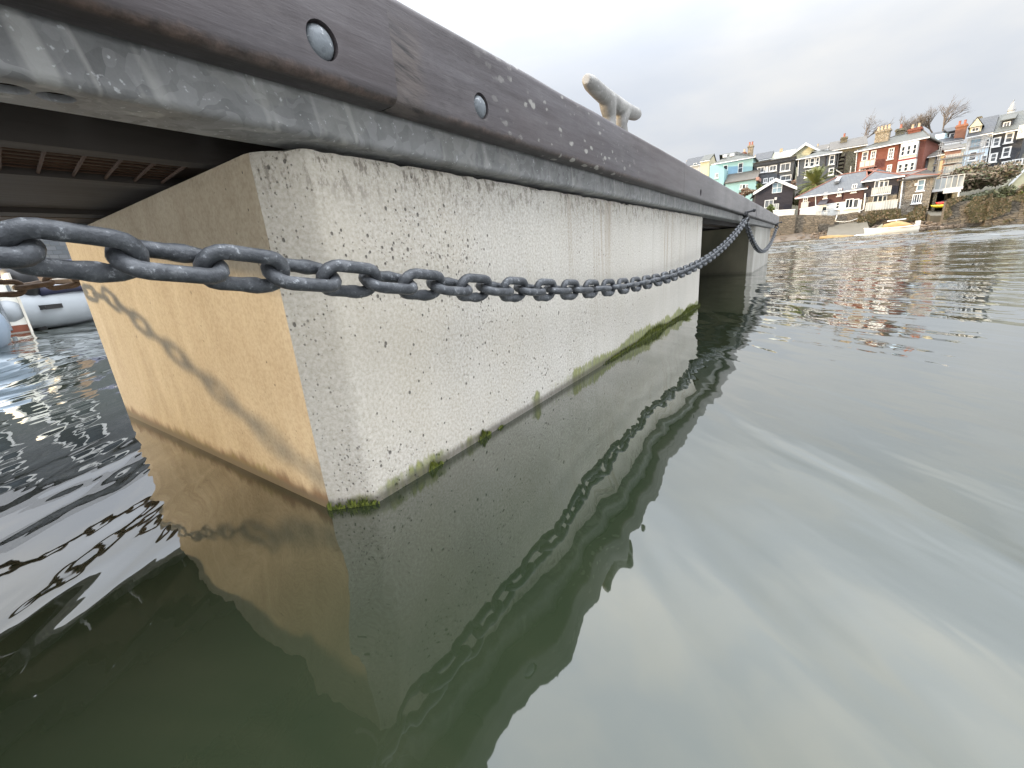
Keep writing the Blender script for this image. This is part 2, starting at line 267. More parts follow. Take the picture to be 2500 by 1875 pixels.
# ------------------------------------------------------------------ mesh helpers
class MB:
    def __init__(s): s.v = []; s.f = []; s.m = []
    def add(s, vs, fs, mi=0):
        n = len(s.v); s.v += [tuple(p) for p in vs]; s.f += [tuple(i+n for i in f) for f in fs]; s.m += [mi]*len(fs)
    def box(s, a, b, mi=0, mat=None):
        (x0, y0, z0), (x1, y1, z1) = a, b
        vs = [Vector(p) for p in ((x0, y0, z0), (x1, y0, z0), (x1, y1, z0), (x0, y1, z0), (x0, y0, z1), (x1, y0, z1), (x1, y1, z1), (x0, y1, z1))]
        if mat: vs = [mat@p for p in vs]
        s.add(vs, [(0, 3, 2, 1), (4, 5, 6, 7), (0, 1, 5, 4), (1, 2, 6, 5), (2, 3, 7, 6), (3, 0, 4, 7)], mi)
    def tube(s, pts, rad, n=8, mi=0, cap=True, closed=False):
        pts = [Vector(p) for p in pts]; k = len(pts)
        if not isinstance(rad, (list, tuple)): rad = [rad]*k
        vs = []; prev = None
        for i, p in enumerate(pts):
            if closed: t = pts[(i+1) % k]-pts[i-1]
            else: t = pts[min(i+1, k-1)]-pts[max(i-1, 0)]
            t.normalize()
            if prev is None: a = t.orthogonal().normalized()
            else:
                a = prev-t*prev.dot(t)
                a = a.normalized() if a.length > 1e-6 else t.orthogonal().normalized()
            prev = a; b = t.cross(a)
            vs += [p+(a*math.cos(2*math.pi*j/n)+b*math.sin(2*math.pi*j/n))*rad[i] for j in range(n)]
        fs = []
        for i in range(k if closed else k-1):
            i2 = (i+1) % k
            for j in range(n): fs.append((i*n+j, i*n+(j+1) % n, i2*n+(j+1) % n, i2*n+j))
        if cap and not closed: fs += [tuple(range(n-1, -1, -1)), tuple((k-1)*n+j for j in range(n))]
        s.add(vs, fs, mi)
    def loft(s, rings, mi=0, closed=True, cap=True):
        n = len(rings[0]); vs = [p for r in rings for p in r]; fs = []
        for i in range(len(rings)-1):
            for j in range(n if closed else n-1):
                j2 = (j+1) % n; fs.append((i*n+j, i*n+j2, (i+1)*n+j2, (i+1)*n+j))
        if cap and closed: fs += [tuple(range(n-1, -1, -1)), tuple((len(rings)-1)*n+j for j in range(n))]
        s.add(vs, fs, mi)
    def prism(s, poly, y0, y1, mi=0):   # polygon in local xz pushed along y
        n = len(poly); vs = [(x, y0, z) for x, z in poly]+[(x, y1, z) for x, z in poly]
        s.add(vs, [tuple(range(n)), tuple(range(2*n-1, n-1, -1))]+[(i, i+n, (i+1) % n+n, (i+1) % n) for i in range(n)], mi)
    def ball(s, c, r, mi=0, n=10, top=False):
        rx, ry, rz = r if isinstance(r, (tuple, list)) else (r, r, r); h = n//2
        rings = [[(c[0]+rx*math.sin(a)*math.cos(2*math.pi*j/n), c[1]+ry*math.sin(a)*math.sin(2*math.pi*j/n), c[2]+rz*math.cos(a)) for j in range(n)] for a in [math.pi*(.02+.96*i/h) for i in range(h+1)]]
        s.loft(rings[::-1], mi)
    def build(s, name, mats, parent=None, smooth=False, sharp=None):
        me = bpy.data.meshes.new(name); me.from_pydata(s.v, [], s.f)
        mats = mats if isinstance(mats, (list, tuple)) else [mats]
        for m in mats: me.materials.append(m)
        me.polygons.foreach_set('material_index', s.m)
        bm = bmesh.new(); bm.from_mesh(me); bmesh.ops.recalc_face_normals(bm, faces=bm.faces); bm.to_mesh(me); bm.free()
        if smooth: me.polygons.foreach_set('use_smooth', [True]*len(me.polygons))
        if smooth and sharp: me.set_sharp_from_angle(angle=R_(sharp))
        o = bpy.data.objects.new(name, me); COL.objects.link(o)
        if parent: o.parent = parent
        return o
def apply_mods(o):
    dg = bpy.context.evaluated_depsgraph_get(); me = bpy.data.meshes.new_from_object(o.evaluated_get(dg))
    o.modifiers.clear(); o.data = me
def tag(o, label=None, cat=None, group=None, kind=None):
    for k, v in (('label', label), ('category', cat), ('group', group), ('kind', kind)):
        if v: o[k] = v
    return o
def thing(name, label, cat, loc=(0, 0, 0), rz=0, group=None):
    o = bpy.data.objects.new(name, None); COL.objects.link(o); o.location = loc; o.rotation_euler.z = rz; o.empty_display_size = .2
    return tag(o, label, cat, group)
def link_copy(o, parent):
    c = o.copy(); COL.objects.link(c); c.parent = parent; return c

# ------------------------------------------------------------------ pontoon
AX, AY, BX, BY, CY, DX, TOP = -.5676, .2865, -.5156, .3311, 2.6924, -1.5822, .5
XM = (AX+DX)/2
pon = thing('floating_pontoon', 'long walkway pontoon with dark timber edge, steel channel and pale concrete floats', 'pontoon')

def make_float(y0, y1, parent, label=None):
    cx = BX-AX; cy = BY-AY
    pl = [(AX, y0, 1), (BX-.006, y0+cy-.005, 2), (BX-.001, y0+cy+.001, 2), (BX, y0+cy+.010, 0), (BX, y1-cy, 0), (AX, y1, 0), (DX, y1, 0), (DX-cx, y1-cy, 0), (DX-cx, y0+cy, 0), (DX, y0, 3)]
    pts = []
    for i, (x, y, k) in enumerate(pl):
        x2, y2, _ = pl[(i+1) % len(pl)]; L = math.hypot(x2-x, y2-y); n = max(1, int(L/.014))
        for j in range(n): pts.append((x+(x2-x)*j/n, y+(y2-y)*j/n, 1 if k == 3 else 0))
    zs = [-.3, -.15]+[i*.02 for i in range(-2, 24)]+[.475, .485, .494]
    n = len(pts); vs = []; fs = []; mi = []
    for k, z in enumerate(zs):
        for x, y, e in pts:
            nx, ny = (x-XM), 0
            w = noise.noise(Vector((x*4, y*4, z*4)))*.0012
            zz = z; inn = 0
            if k >= len(zs)-3 and not e:
                q = noise.noise(Vector((x*38, y*38, 3)))*.5+noise.noise(Vector((x*110, y*110, 9)))*.5
                big = max(0, noise.noise(Vector((x*16, y*16, 5)))-.45)
                dd = max(0, q)*.009+big*.02
                zz -= dd*(k-len(zs)+4)/3; inn = dd*.5*(k-len(zs)+4)/3
            if k == len(zs)-1: inn += .003
            sx = -1 if x > XM else 1
            vs.append((x+w+sx*inn, y+w*.5+(inn if y < y0+.02 else 0), zz))
    for k in range(len(zs)-1):
        for j in range(n):
            j2 = (j+1) % n; fs.append((k*n+j, k*n+j2, (k+1)*n+j2, (k+1)*n+j)); mi.append(1 if pts[j][2] else 0)
    mb = MB(); mb.v = vs; mb.f = fs; mb.m = mi
    mb.f.append(tuple((len(zs)-1)*n+j for j in range(n))); mb.m.append(0)
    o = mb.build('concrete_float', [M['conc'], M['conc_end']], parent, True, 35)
    if label: o['label'] = label
    return o
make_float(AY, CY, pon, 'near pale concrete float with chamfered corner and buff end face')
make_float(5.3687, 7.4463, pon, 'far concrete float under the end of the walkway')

rnd = random.Random(17); mb = MB()
def tuft(x, y, nx, ny, h, n, spread):
    for _ in range(n):
        q = rnd.gauss(0, spread); hh = h*rnd.uniform(.35, 1)*math.exp(-(q/(spread*2+1e-6))**2); w = rnd.uniform(.0007, .0018); px, py = x-ny*q, y+nx*q; o = rnd.uniform(.0008, .0035); ln = rnd.gauss(0, .0025)
        a = Vector((px+nx*.0004, py+ny*.0004, -.006)); t = Vector((-ny, nx, 0))
        mb.add([a-t*w, a+t*w, a+t*(w*.8+ln*.5)+Vector((nx*o, ny*o, .006+hh*.6)), a+t*ln+Vector((nx*o*.6, ny*o*.6, .006+hh)), a+t*(-w*.8+ln*.5)+Vector((nx*o, ny*o, .006+hh*.6))], [(0, 1, 2, 3, 4)], rnd.choice((0, 0, 1, 1, 2)))
y = .42
while y < 2.69:
    d = max(0, noise.noise(Vector((y*3.1, 2, 7)))+.12)*(1 if y > 1.0 else .25)*min(1, (y-.2)/1.5)+(.30*min(1, (y-1.15)/.5) if y > 1.15 else 0)
    if d > .05: tuft(BX, y, 1, 0, .008+.042*min(.75, d), int(2+15*min(1, d)), .006)
    y += .006
for yy, hh in ((.455, .022), (.47, .010), (.60, .026), (.615, .014), (.66, .008)):
    tuft(BX, yy, 1, 0, hh, 45, .006)
for i in range(26):
    u = rnd.random(); tuft(AX+(BX-AX)*u, AY+(BY-AY)*u, .65, -.76, .020*rnd.uniform(.3, 1), 9, .003)
o = mb.build('algae_fringe', [leaf_mat('algae_bright', (.10, .13, .012), (.20, .22, .03), 60), leaf_mat('algae_mid', (.055, .075, .010), (.12, .14, .02), 60), leaf_mat('algae_dark', (.02, .028, .006), (.05, .055, .012), 60)], pon); o['kind'] = 'stuff'

# timber fender: rounded section, four lengths, counterbored bolts
TX, TZ0, TZ1 = -.44, .541, .664
def rounded(x0, z0, x1, z1, r, seg=5):
    out = []
    for cx, cz, a0 in ((x1-r, z1-r, 0), (x0+r, z1-r, 90), (x0+r, z0+r, 180), (x1-r, z0+r, 270)):
        for i in range(seg+1):
            a = R_(a0+90*i/seg); out.append((cx+r*math.cos(a), cz+r*math.sin(a)))
    return out
def prism_y(sec, ys, parent, name, mats, jitter=0, sx=1, smooth=True):
    mb = MB(); rings = []
    for k, y in enumerate(ys):
        rings.append([((x if sx > 0 else 2*XM-x), y, z) for x, z in ((x+jitter*noise.noise(Vector((x*20, y*6, z*20))), z+jitter*noise.noise(Vector((x*20+9, y*6, z*20)))) for x, z in sec)])
    mb.loft(rings)
    return mb.build(name, mats, parent, smooth, 40)
def yrange(a, b, step): n = max(1, int((b-a)/step)); return [a+(b-a)*i/n for i in range(n+1)]
BOLTZ = .578
bolt_src = None
def timber(a, b, back, bolts, empty_holes=(), sx=1):
    global bolt_src
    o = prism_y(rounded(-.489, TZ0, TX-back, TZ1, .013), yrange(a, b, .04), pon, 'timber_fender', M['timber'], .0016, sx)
    if sx > 0 and (bolts or empty_holes):
        cut = MB()
        for y in bolts: cut.tube([(TX-.012, y, BOLTZ), (TX+.05, y, BOLTZ)], .0180, 28)
        for y in empty_holes: cut.tube([(TX-.03, y, BOLTZ-.004), (TX+.05, y, BOLTZ-.004)], .016, 20)
        c = cut.build('cutter', M['timber']); md = o.modifiers.new('b', 'BOOLEAN'); md.object = c; md.solver = 'EXACT'; md.operation = 'DIFFERENCE'
        bpy.context.view_layer.update(); apply_mods(o); bpy.data.objects.remove(c)
        o.data.polygons.foreach_set('use_smooth', [True]*len(o.data.polygons)); o.data.set_sharp_from_angle(angle=R_(35))
    for y in bolts:
        if bolt_src is None:
            mb = MB(); n = 24; r = .0168
            rings = [[(0-.016, r*math.cos(2*math.pi*j/n), r*math.sin(2*math.pi*j/n)) for j in range(n)]]
            for i in range(7):
                t = i/6.0*.96; rr = r*math.cos(t*math.pi/2); h = .010*math.sin(t*math.pi/2)
                rings.append([(h-.0075, rr*math.cos(2*math.pi*j/n), rr*math.sin(2*math.pi*j/n)) for j in range(n)])
            mb.loft(rings); bolt_src = mb.build('bolt_head', M['bolt'], o, True, 50); q = bolt_src
        else: q = link_copy(bolt_src, o)
        q.location = (TX-back, y, BOLTZ); q.rotation_euler.x = y*3
    return o
timber(-2.2, .4195, 0, [.3242])
timber(.4215, 1.9063, .006, [.598])
timber(1.9068, 4.6, .0055, [], [2.2225])
timber(4.603, 7.74, .003, [])
for a, b in ((-2.2, 1.2), (1.203, 4.6), (4.603, 7.74)): timber(a, b, 0, [], (), -1)

# steel edge channels with a bent lower lip
def channel(sx):
    t = .006; xo = -.4905; xi = -.558; r = .010
    pts = [(xo-t, .634), (xo, .634)]
    pts += [(xo-r+r*math.cos(R_(-a)), .5005+r+r*math.sin(R_(-a))) for a in range(0, 91, 15)]
    pts += [(xi, .5005), (xi, .5005+t)]
    pts += [(xo-r-t*.2+(r-t)*math.cos(R_(-a)), .5005+r+(r-t)*math.sin(R_(-a))) for a in range(90, -1, -30)]
    o = prism_y(pts, yrange(-2.2, 7.72, .2), pon, 'steel_channel', M['galv'], 0, sx)
    return o
ch1 = channel(1); channel(-1)
cut = MB()
for px, py in ((28, 200), (150, 222)):
    d = ray(px, py); p = O+d*((.5005-CH)/d.z)
    cut.tube([(-.521, p.y, .48), (-.521, p.y, .53)], .012, 20)
c = cut.build('cutter', M['galv']); md = ch1.modifiers.new('b', 'BOOLEAN'); md.object = c; md.solver = 'EXACT'; bpy.context.view_layer.update(); apply_mods(ch1); bpy.data.objects.remove(c)
ch1.data.polygons.foreach_set('use_smooth', [True]*len(ch1.data.polygons)); ch1.data.set_sharp_from_angle(angle=R_(40))
# deck: joists, boards and a rusty mesh panel seen from below
for x0, x1, z0, z1 in ((-.722, -.692, .502, .572), (-.905, -.862, .501, .572), (-1.30, -1.245, .503, .572), (-1.435, -1.345, .507, .53)):
    mb = MB(); mb.box((x0, -2.2, z0), (x1, 7.7, z1)); mb.build('deck_joist', M['beam'] if x0 > -1.4 else M['deckwood'], pon)
mb = MB(); y = -2.2; rnd = random.Random(3)
while y < 7.6:
    w = .118; mb.box((-1.655, y, .574+rnd.random()*.001), (-.4975, y+w, .602)); y += w+.007
mb.build('deck_boards', [M['deckwood']], pon)
mb = MB(); mb.box((-1.24, -2.2, .512), (-.909, 7.7, .52)); mb.build('deck_tray', M['beam'], pon)
mb = MB(); y = -2.0
while y < .28: mb.tube([(-.724, y, .5055), (-.862, y+.012, .5055)], .0020, 5); y += .034
for i in range(7): mb.tube([(-.735-.019*i, -2.1, .509), (-.735-.019*i, .29, .509)], .0014, 5)
mb.build('wire_mesh_panel', M['rust'], pon)
mb = MB(); mb.box((-.861, -2.2, .514), (-.723, 7.7, .526)); mb.build('soffit_board', M['deckwood'], pon)
mb = MB(); mb.box((-1.66, 7.722, .502), (-.4905, 7.742, .6)); mb.build('end_plate', M['galv'], pon)

# mooring cleat
def cleat(x, y0, y1, z, parent):
    mb = MB(); L = y1-y0; ym = (y0+y1)/2
    pts, rad = [], []
    for i in range(17):
        t = i/16.0; s = 2*t-1
        pts.append((x, y0+L*t, z+.070+.012*abs(s)**2.2)); rad.append(.0205-.004*abs(s)**1.5 if 0 < i < 16 else .012)
    mb.tube(pts, rad, 14)
    for yy, lean in ((ym-.040, -1), (ym+.040, 1)):
        mb.tube([(x, yy+lean*.012, z-.004), (x, yy+lean*.004, z+.012), (x, yy+lean*.001, z+.03), (x, yy+lean*.010, z+.052), (x, yy+lean*.020, z+.072)], [.022, .018, .017, .021, .022], 12)
    o = mb.build('mooring_cleat', M['cleat'], parent, True)
    r = o.modifiers.new('r', 'REMESH'); r.mode = 'VOXEL'; r.voxel_size = .0028
    sm = o.modifiers.new('s', 'SMOOTH'); sm.factor = .5; sm.iterations = 6
    bpy.context.view_layer.update(); apply_mods(o); o.data.polygons.foreach_set('use_smooth', [True]*len(o.data.polygons))
    return o
cleat(-.468, 1.04, 1.405, .650, pon)

# ------------------------------------------------------------------ chains
LD, LP, LW = .0137, .056, .0455
def link_mesh():
    mb = MB(); rc = (LW-LD)/2; st = (LP+2*LD-LW)/2*.985; pts = []; rad = []
    for i in range(6): pts.append((-st+2*st*i/6, 0, rc))
    for i in range(9): a = R_(90-180*i/8); pts.append((st+rc*math.cos(a), 0, rc*math.sin(a)))
    for i in range(1, 6): pts.append((st-2*st*i/6, 0, -rc))
    for i in range(9): a = R_(270-180*i/8); pts.append((-st+rc*math.cos(a), 0, rc*math.sin(a)))
    for p in pts:
        b = math.exp(-((p[0]-.010)/.006)**2) if p[2] < -rc*.9 else 0
        rad.append(LD/2*(1+.22*b)*(1+.03*noise.noise(Vector(p)*150)))
    mb.tube(pts, rad, 14, closed=True)
    return mb
link_src = None
lk2 = [None]
def chain(label, fn, y0, y1, x, twist, ends=(), rusty=False):
    global link_src
    t = thing('mooring_chain', label, 'chain', (x, y0, fn(y0)), 0, 'chains hung along the pontoon edge')
    bpy.context.view_layer.update()
    P0 = Vector(t.location); y = y0; i = 0
    while y < y1:
        dz = (fn(y+.001)-fn(y-.001))/.002; ln = math.hypot(1, dz); ym = y+LP/2/ln
        p = Vector((x, ym, fn(ym))); tg = Vector((0, 1, dz)).normalized()
        side = Vector((1, 0, 0)); up = side.cross(tg)
        a = R_(twist(ym)+(90 if i % 2 else 0)+noise.noise(Vector((i*7.3, 1, 2)))*9)
        w = up*math.cos(a)+side*math.sin(a); nrm = w.cross(tg)
        if rusty and lk2[0] is None: o = link_mesh().build('chain_link', M['rustchain'], t, True); lk2[0] = o
        elif rusty: o = link_copy(lk2[0], t)
        elif link_src is None: o = link_mesh().build('chain_link', M['chain'], t, True); link_src = o
        else: o = link_copy(link_src, t)
        m = Matrix.Identity(4)
        for k, v in enumerate((tg, nrm, w)): m[0][k], m[1][k], m[2][k] = v.x, v.y, v.z
        m.translation = p-P0+Vector((noise.noise(Vector((i*3.1, 5, 5)))*.0015, 0, 0)); o.matrix_local = m
        y += LP/ln; i += 1
    for ye, ze, s in ends:     # black shackle and bolt that carry the chain
        mb = MB(); q = Vector((x, ye, ze))-P0
        pts = [q+Vector((0, .016*s, .034))]+[q+Vector((.020*math.cos(R_(a)), 0, .020*math.sin(R_(a)))) for a in range(30, -211, -20)]+[q+Vector((0, .016*s, .034))]
        mb.tube(pts, .0075, 8); mb.tube([q+Vector((-.05, -.03, .045)), q+Vector((.05, .02, .062))], .0085, 8); mb.ball(q+Vector((.05, .02, .062)), .013, n=8); mb.ball(q+Vector((-.005, .0, .038)), .021, n=10)
        mb.tube([q+Vector((0, .0, .03)), q+Vector((-.03, -.07, .045))], .007, 6); mb.ball(q+Vector((-.03, -.075, .045)), .011, n=8)
        mb.build('shackle', M['black'], t, True)
    return t
def lerp(tab):
    def f(y):
        for (a, va), (b, vb) in zip(tab, tab[1:]):
            if y <= b: u = max(0, min(1, (y-a)/(b-a))); return va+(vb-va)*u
        return tab[-1][1]
    return f
cat1 = lambda y: .2385+.0562*(y-1.62)**2-.0008*(y-1.62)**3
chain('heavy grey chain sagging in front of the near concrete float', cat1, -.60, 3.79, -.437, lerp([(0, 40), (.25, 34), (.6, 22), (1, 4), (1.6, -22), (2.6, -40), (4, -45)]), [(3.83, .503, 1)])
cat2 = lambda y: .225+.0905*(y-5.56)**2
chain('short grey chain looped in front of the far concrete float', cat2, 3.86, 7.25, -.437, lerp([(3, -45), (8, -45)]), [(7.29, .50, 1)])
SX = -.835; SY = -math.sqrt(1-SX*SX)*1.0; SUN_EL = 7.4
tabc = lerp([(-1.2, .30), (-.75, .20), (-.40, .235), (-.21, .305), (-.06, .352), (.04, .385), (.18, .375), (.4, .40), (.9, .45), (1.3, .50)])
chain('rusty brown chain hung along the far side of the pontoon', tabc, -.95, 1.2, -1.705, lerp([(-1, 10), (2, 10)]), (), True)

# ------------------------------------------------------------------ water
def water_mat():
    m = bpy.data.materials.new('harbour_water'); m.use_nodes = True; nt = m.node_tree; nt.nodes.clear(); X, Y, Z = xyz(nt)
    out = nt.nodes.new('ShaderNodeOutputMaterial')
    wob = noi(nt, 2.7, (.62, 1.8, 1), 2, .4, .5, rot=(0, 0, R_(128)))
    rip = noi(nt, 9, (.5, 1.5, 1), 2, .45, .4, rot=(0, 0, R_(138)))
    left = smooth(nt, X, -1.2, -3.2)
    near = mth(nt, 'ADD', mth(nt, 'MULTIPLY', wob, .0095), mth(nt, 'MULTIPLY', mth(nt, 'MULTIPLY', rip, .0028), ramp(nt, noi(nt, .9, detail=2), [(.42, .15), (.62, 1)])))
    bn = nd(nt, 'Bump', Height=near, Distance=1.0, Strength=1.0)
    add = lambda p, q: nd(nt, 'VectorMath', props={'operation': 'ADD'}, i0=p, i1=q)
    def slope(scale, sc, amp, detail, rot=0):
        n = nt.nodes.new('ShaderNodeTexNoise'); nt.links.new(coords(nt, sc, (0, 0, R_(rot))), n.inputs['Vector']); n.inputs['Scale'].default_value = scale; n.inputs['Detail'].default_value = detail; n.inputs['Roughness'].default_value = .55
        v = nt.nodes.new('ShaderNodeVectorMath'); v.operation = 'SUBTRACT'; nt.links.new(n.outputs['Color'], v.inputs[0]); v.inputs[1].default_value = (.5, .5, .5)
        w = nt.nodes.new('ShaderNodeVectorMath'); w.operation = 'MULTIPLY'; nt.links.new(v.outputs[0], w.inputs[0]); w.inputs[1].default_value = (.55, 1.0, 0)
        k = nt.nodes.new('ShaderNodeVectorMath'); k.operation = 'SCALE'; nt.links.new(w.outputs[0], k.inputs[0]); put(nt, k.inputs[3], amp); return k.outputs[0]
    gust = ramp(nt, noi(nt, .30, (.5, 1.3, 1), 3), [(.40, .25), (.58, 1)])
    a_mid = mth(nt, 'MULTIPLY', mth(nt, 'MULTIPLY', mth(nt, 'MAXIMUM', smooth(nt, Y, 1.6, 5.5), mth(nt, 'MULTIPLY', left, 1.7)), gust), .16)
    a_far = mth(nt, 'MULTIPLY', smooth(nt, Y, 5, 30), .30)
    N = add(add(bn, add(slope(15, (.4, 1.4, 1), .055, 4, 140), slope(5.5, (.35, 1.5, 1), .030, 3, 143))), add(slope(3.2, (.35, 1.25, 1), a_mid, 3, 4), add(slope(9, (.45, 1.2, 1), mth(nt, 'MULTIPLY', a_mid, .5), 2, -8), slope(5, (.5, 1.1, 1), a_far, 3))))
    N = nd(nt, 'VectorMath', props={'operation': 'NORMALIZE'}, i0=N)
    lw = nd(nt, 'LayerWeight', 1, Blend=.5, Normal=N)
    fac = mth(nt, 'ADD', .036, mth(nt, 'MULTIPLY', mth(nt, 'POWER', lw, 2.35), .93), clamp=True)
    df = nd(nt, 'BsdfDiffuse', Color=ramp(nt, noi(nt, 1.5, (1, 1.3, 1), 4, .6, .8), [(.30, (.010, .016, .008)), (.5, (.015, .021, .011)), (.72, (.023, .027, .015))]))
    gl = nd(nt, 'BsdfGlossy', Color=(1, 1, 1), Roughness=.02, Normal=N)
    mx = nt.nodes.new('ShaderNodeMixShader'); nt.links.new(fac, mx.inputs[0]); nt.links.new(df, mx.inputs[1]); nt.links.new(gl, mx.inputs[2]); nt.links.new(mx.outputs[0], out.inputs[0])
    return m
import numpy as np
def grow(a, step, g, end, mx=1e9):
    out = [a]
    while (out[-1] < end) if step > 0 else (out[-1] > end):
        out.append(out[-1]+step); step *= g
        if abs(step) > mx: step = mx if step > 0 else -mx
    return out
ys = grow(0, -.05, 1.05, -250)[::-1]+grow(0, .045, 1.0052, 58, .16)[1:]; ys += grow(ys[-1], .5, 1.2, 420)[1:]
xs = grow(0, -.05, 1.012, -16, .16); xs += grow(xs[-1], -.6, 1.3, -300)[1:]; xs = xs[::-1]+grow(0, .05, 1.006, 26, .15)[1:]; xs += grow(xs[-1], .5, 1.3, 300)[1:]
xs = np.array(xs); ys = np.array(ys); GX, GY = np.meshgrid(xs, ys); H = np.zeros_like(GX)
sp_ = np.maximum(np.gradient(ys)[:, None], 0*GX)
rs = np.random.RandomState(4)
def sst(v, a, b_): t = np.clip((v-a)/(b_-a), 0, 1); return t*t*(3-2*t)
calm = np.maximum(sst(GY, 1.8, 7.5), .95*sst(-GX, 1.8, 3.4))
edge = sst(57.5-GY, 0, 1.5)*sst(GY, -14, -8)*sst(GX, -20, -15)*sst(30-GX, 0, 4)
patch = .55+.45*np.sin(GX*.21+.5*np.sin(GY*.17)+1)*np.sin(GY*.33+.6*np.sin(GX*.13)+2)
for lo, hi, n, slope, msk in ((.42, .75, 26, .070, 1), (.8, 1.5, 18, .075, 1), (1.6, 3.2, 8, .028, 1)):
    acc = np.zeros_like(GX)
    for q in range(n):
        L = lo*(hi/lo)**rs.rand(); th = R_(90)+rs.randn()*.50; k = 2*math.pi/L
        fade = np.clip((L/sp_-2.2)/2, 0, 1)
        acc += fade*(L/(2*math.pi))*np.sin(k*(GX*math.cos(th)+GY*math.sin(th))+rs.rand()*6.283)
    H += acc*slope*math.sqrt(2.0/n)
H *= calm*edge*np.clip(patch, .25, 1)*(1+.9*sst(GY, 8, 26))
ny_, nx_ = GX.shape; me = bpy.data.meshes.new('water'); co = np.stack([GX, GY, H], -1).reshape(-1, 3).astype(np.float32)
idx = np.arange(ny_*nx_).reshape(ny_, nx_); qd = np.stack([idx[:-1, :-1], idx[:-1, 1:], idx[1:, 1:], idx[1:, :-1]], -1).reshape(-1, 4).astype(np.int32)
me.vertices.add(len(co)); me.vertices.foreach_set('co', co.ravel()); me.loops.add(qd.size); me.loops.foreach_set('vertex_index', qd.ravel()); me.polygons.add(len(qd)); me.polygons.foreach_set('loop_start', np.arange(0, qd.size, 4, dtype=np.int32)); me.update(calc_edges=True); me.validate()
me.polygons.foreach_set('use_smooth', np.ones(len(qd), bool)); me.materials.append(water_mat()); w = bpy.data.objects.new('water', me); COL.objects.link(w)
tag(w, 'calm dark green harbour water reflecting the pontoon and grey sky', 'water', kind='structure')
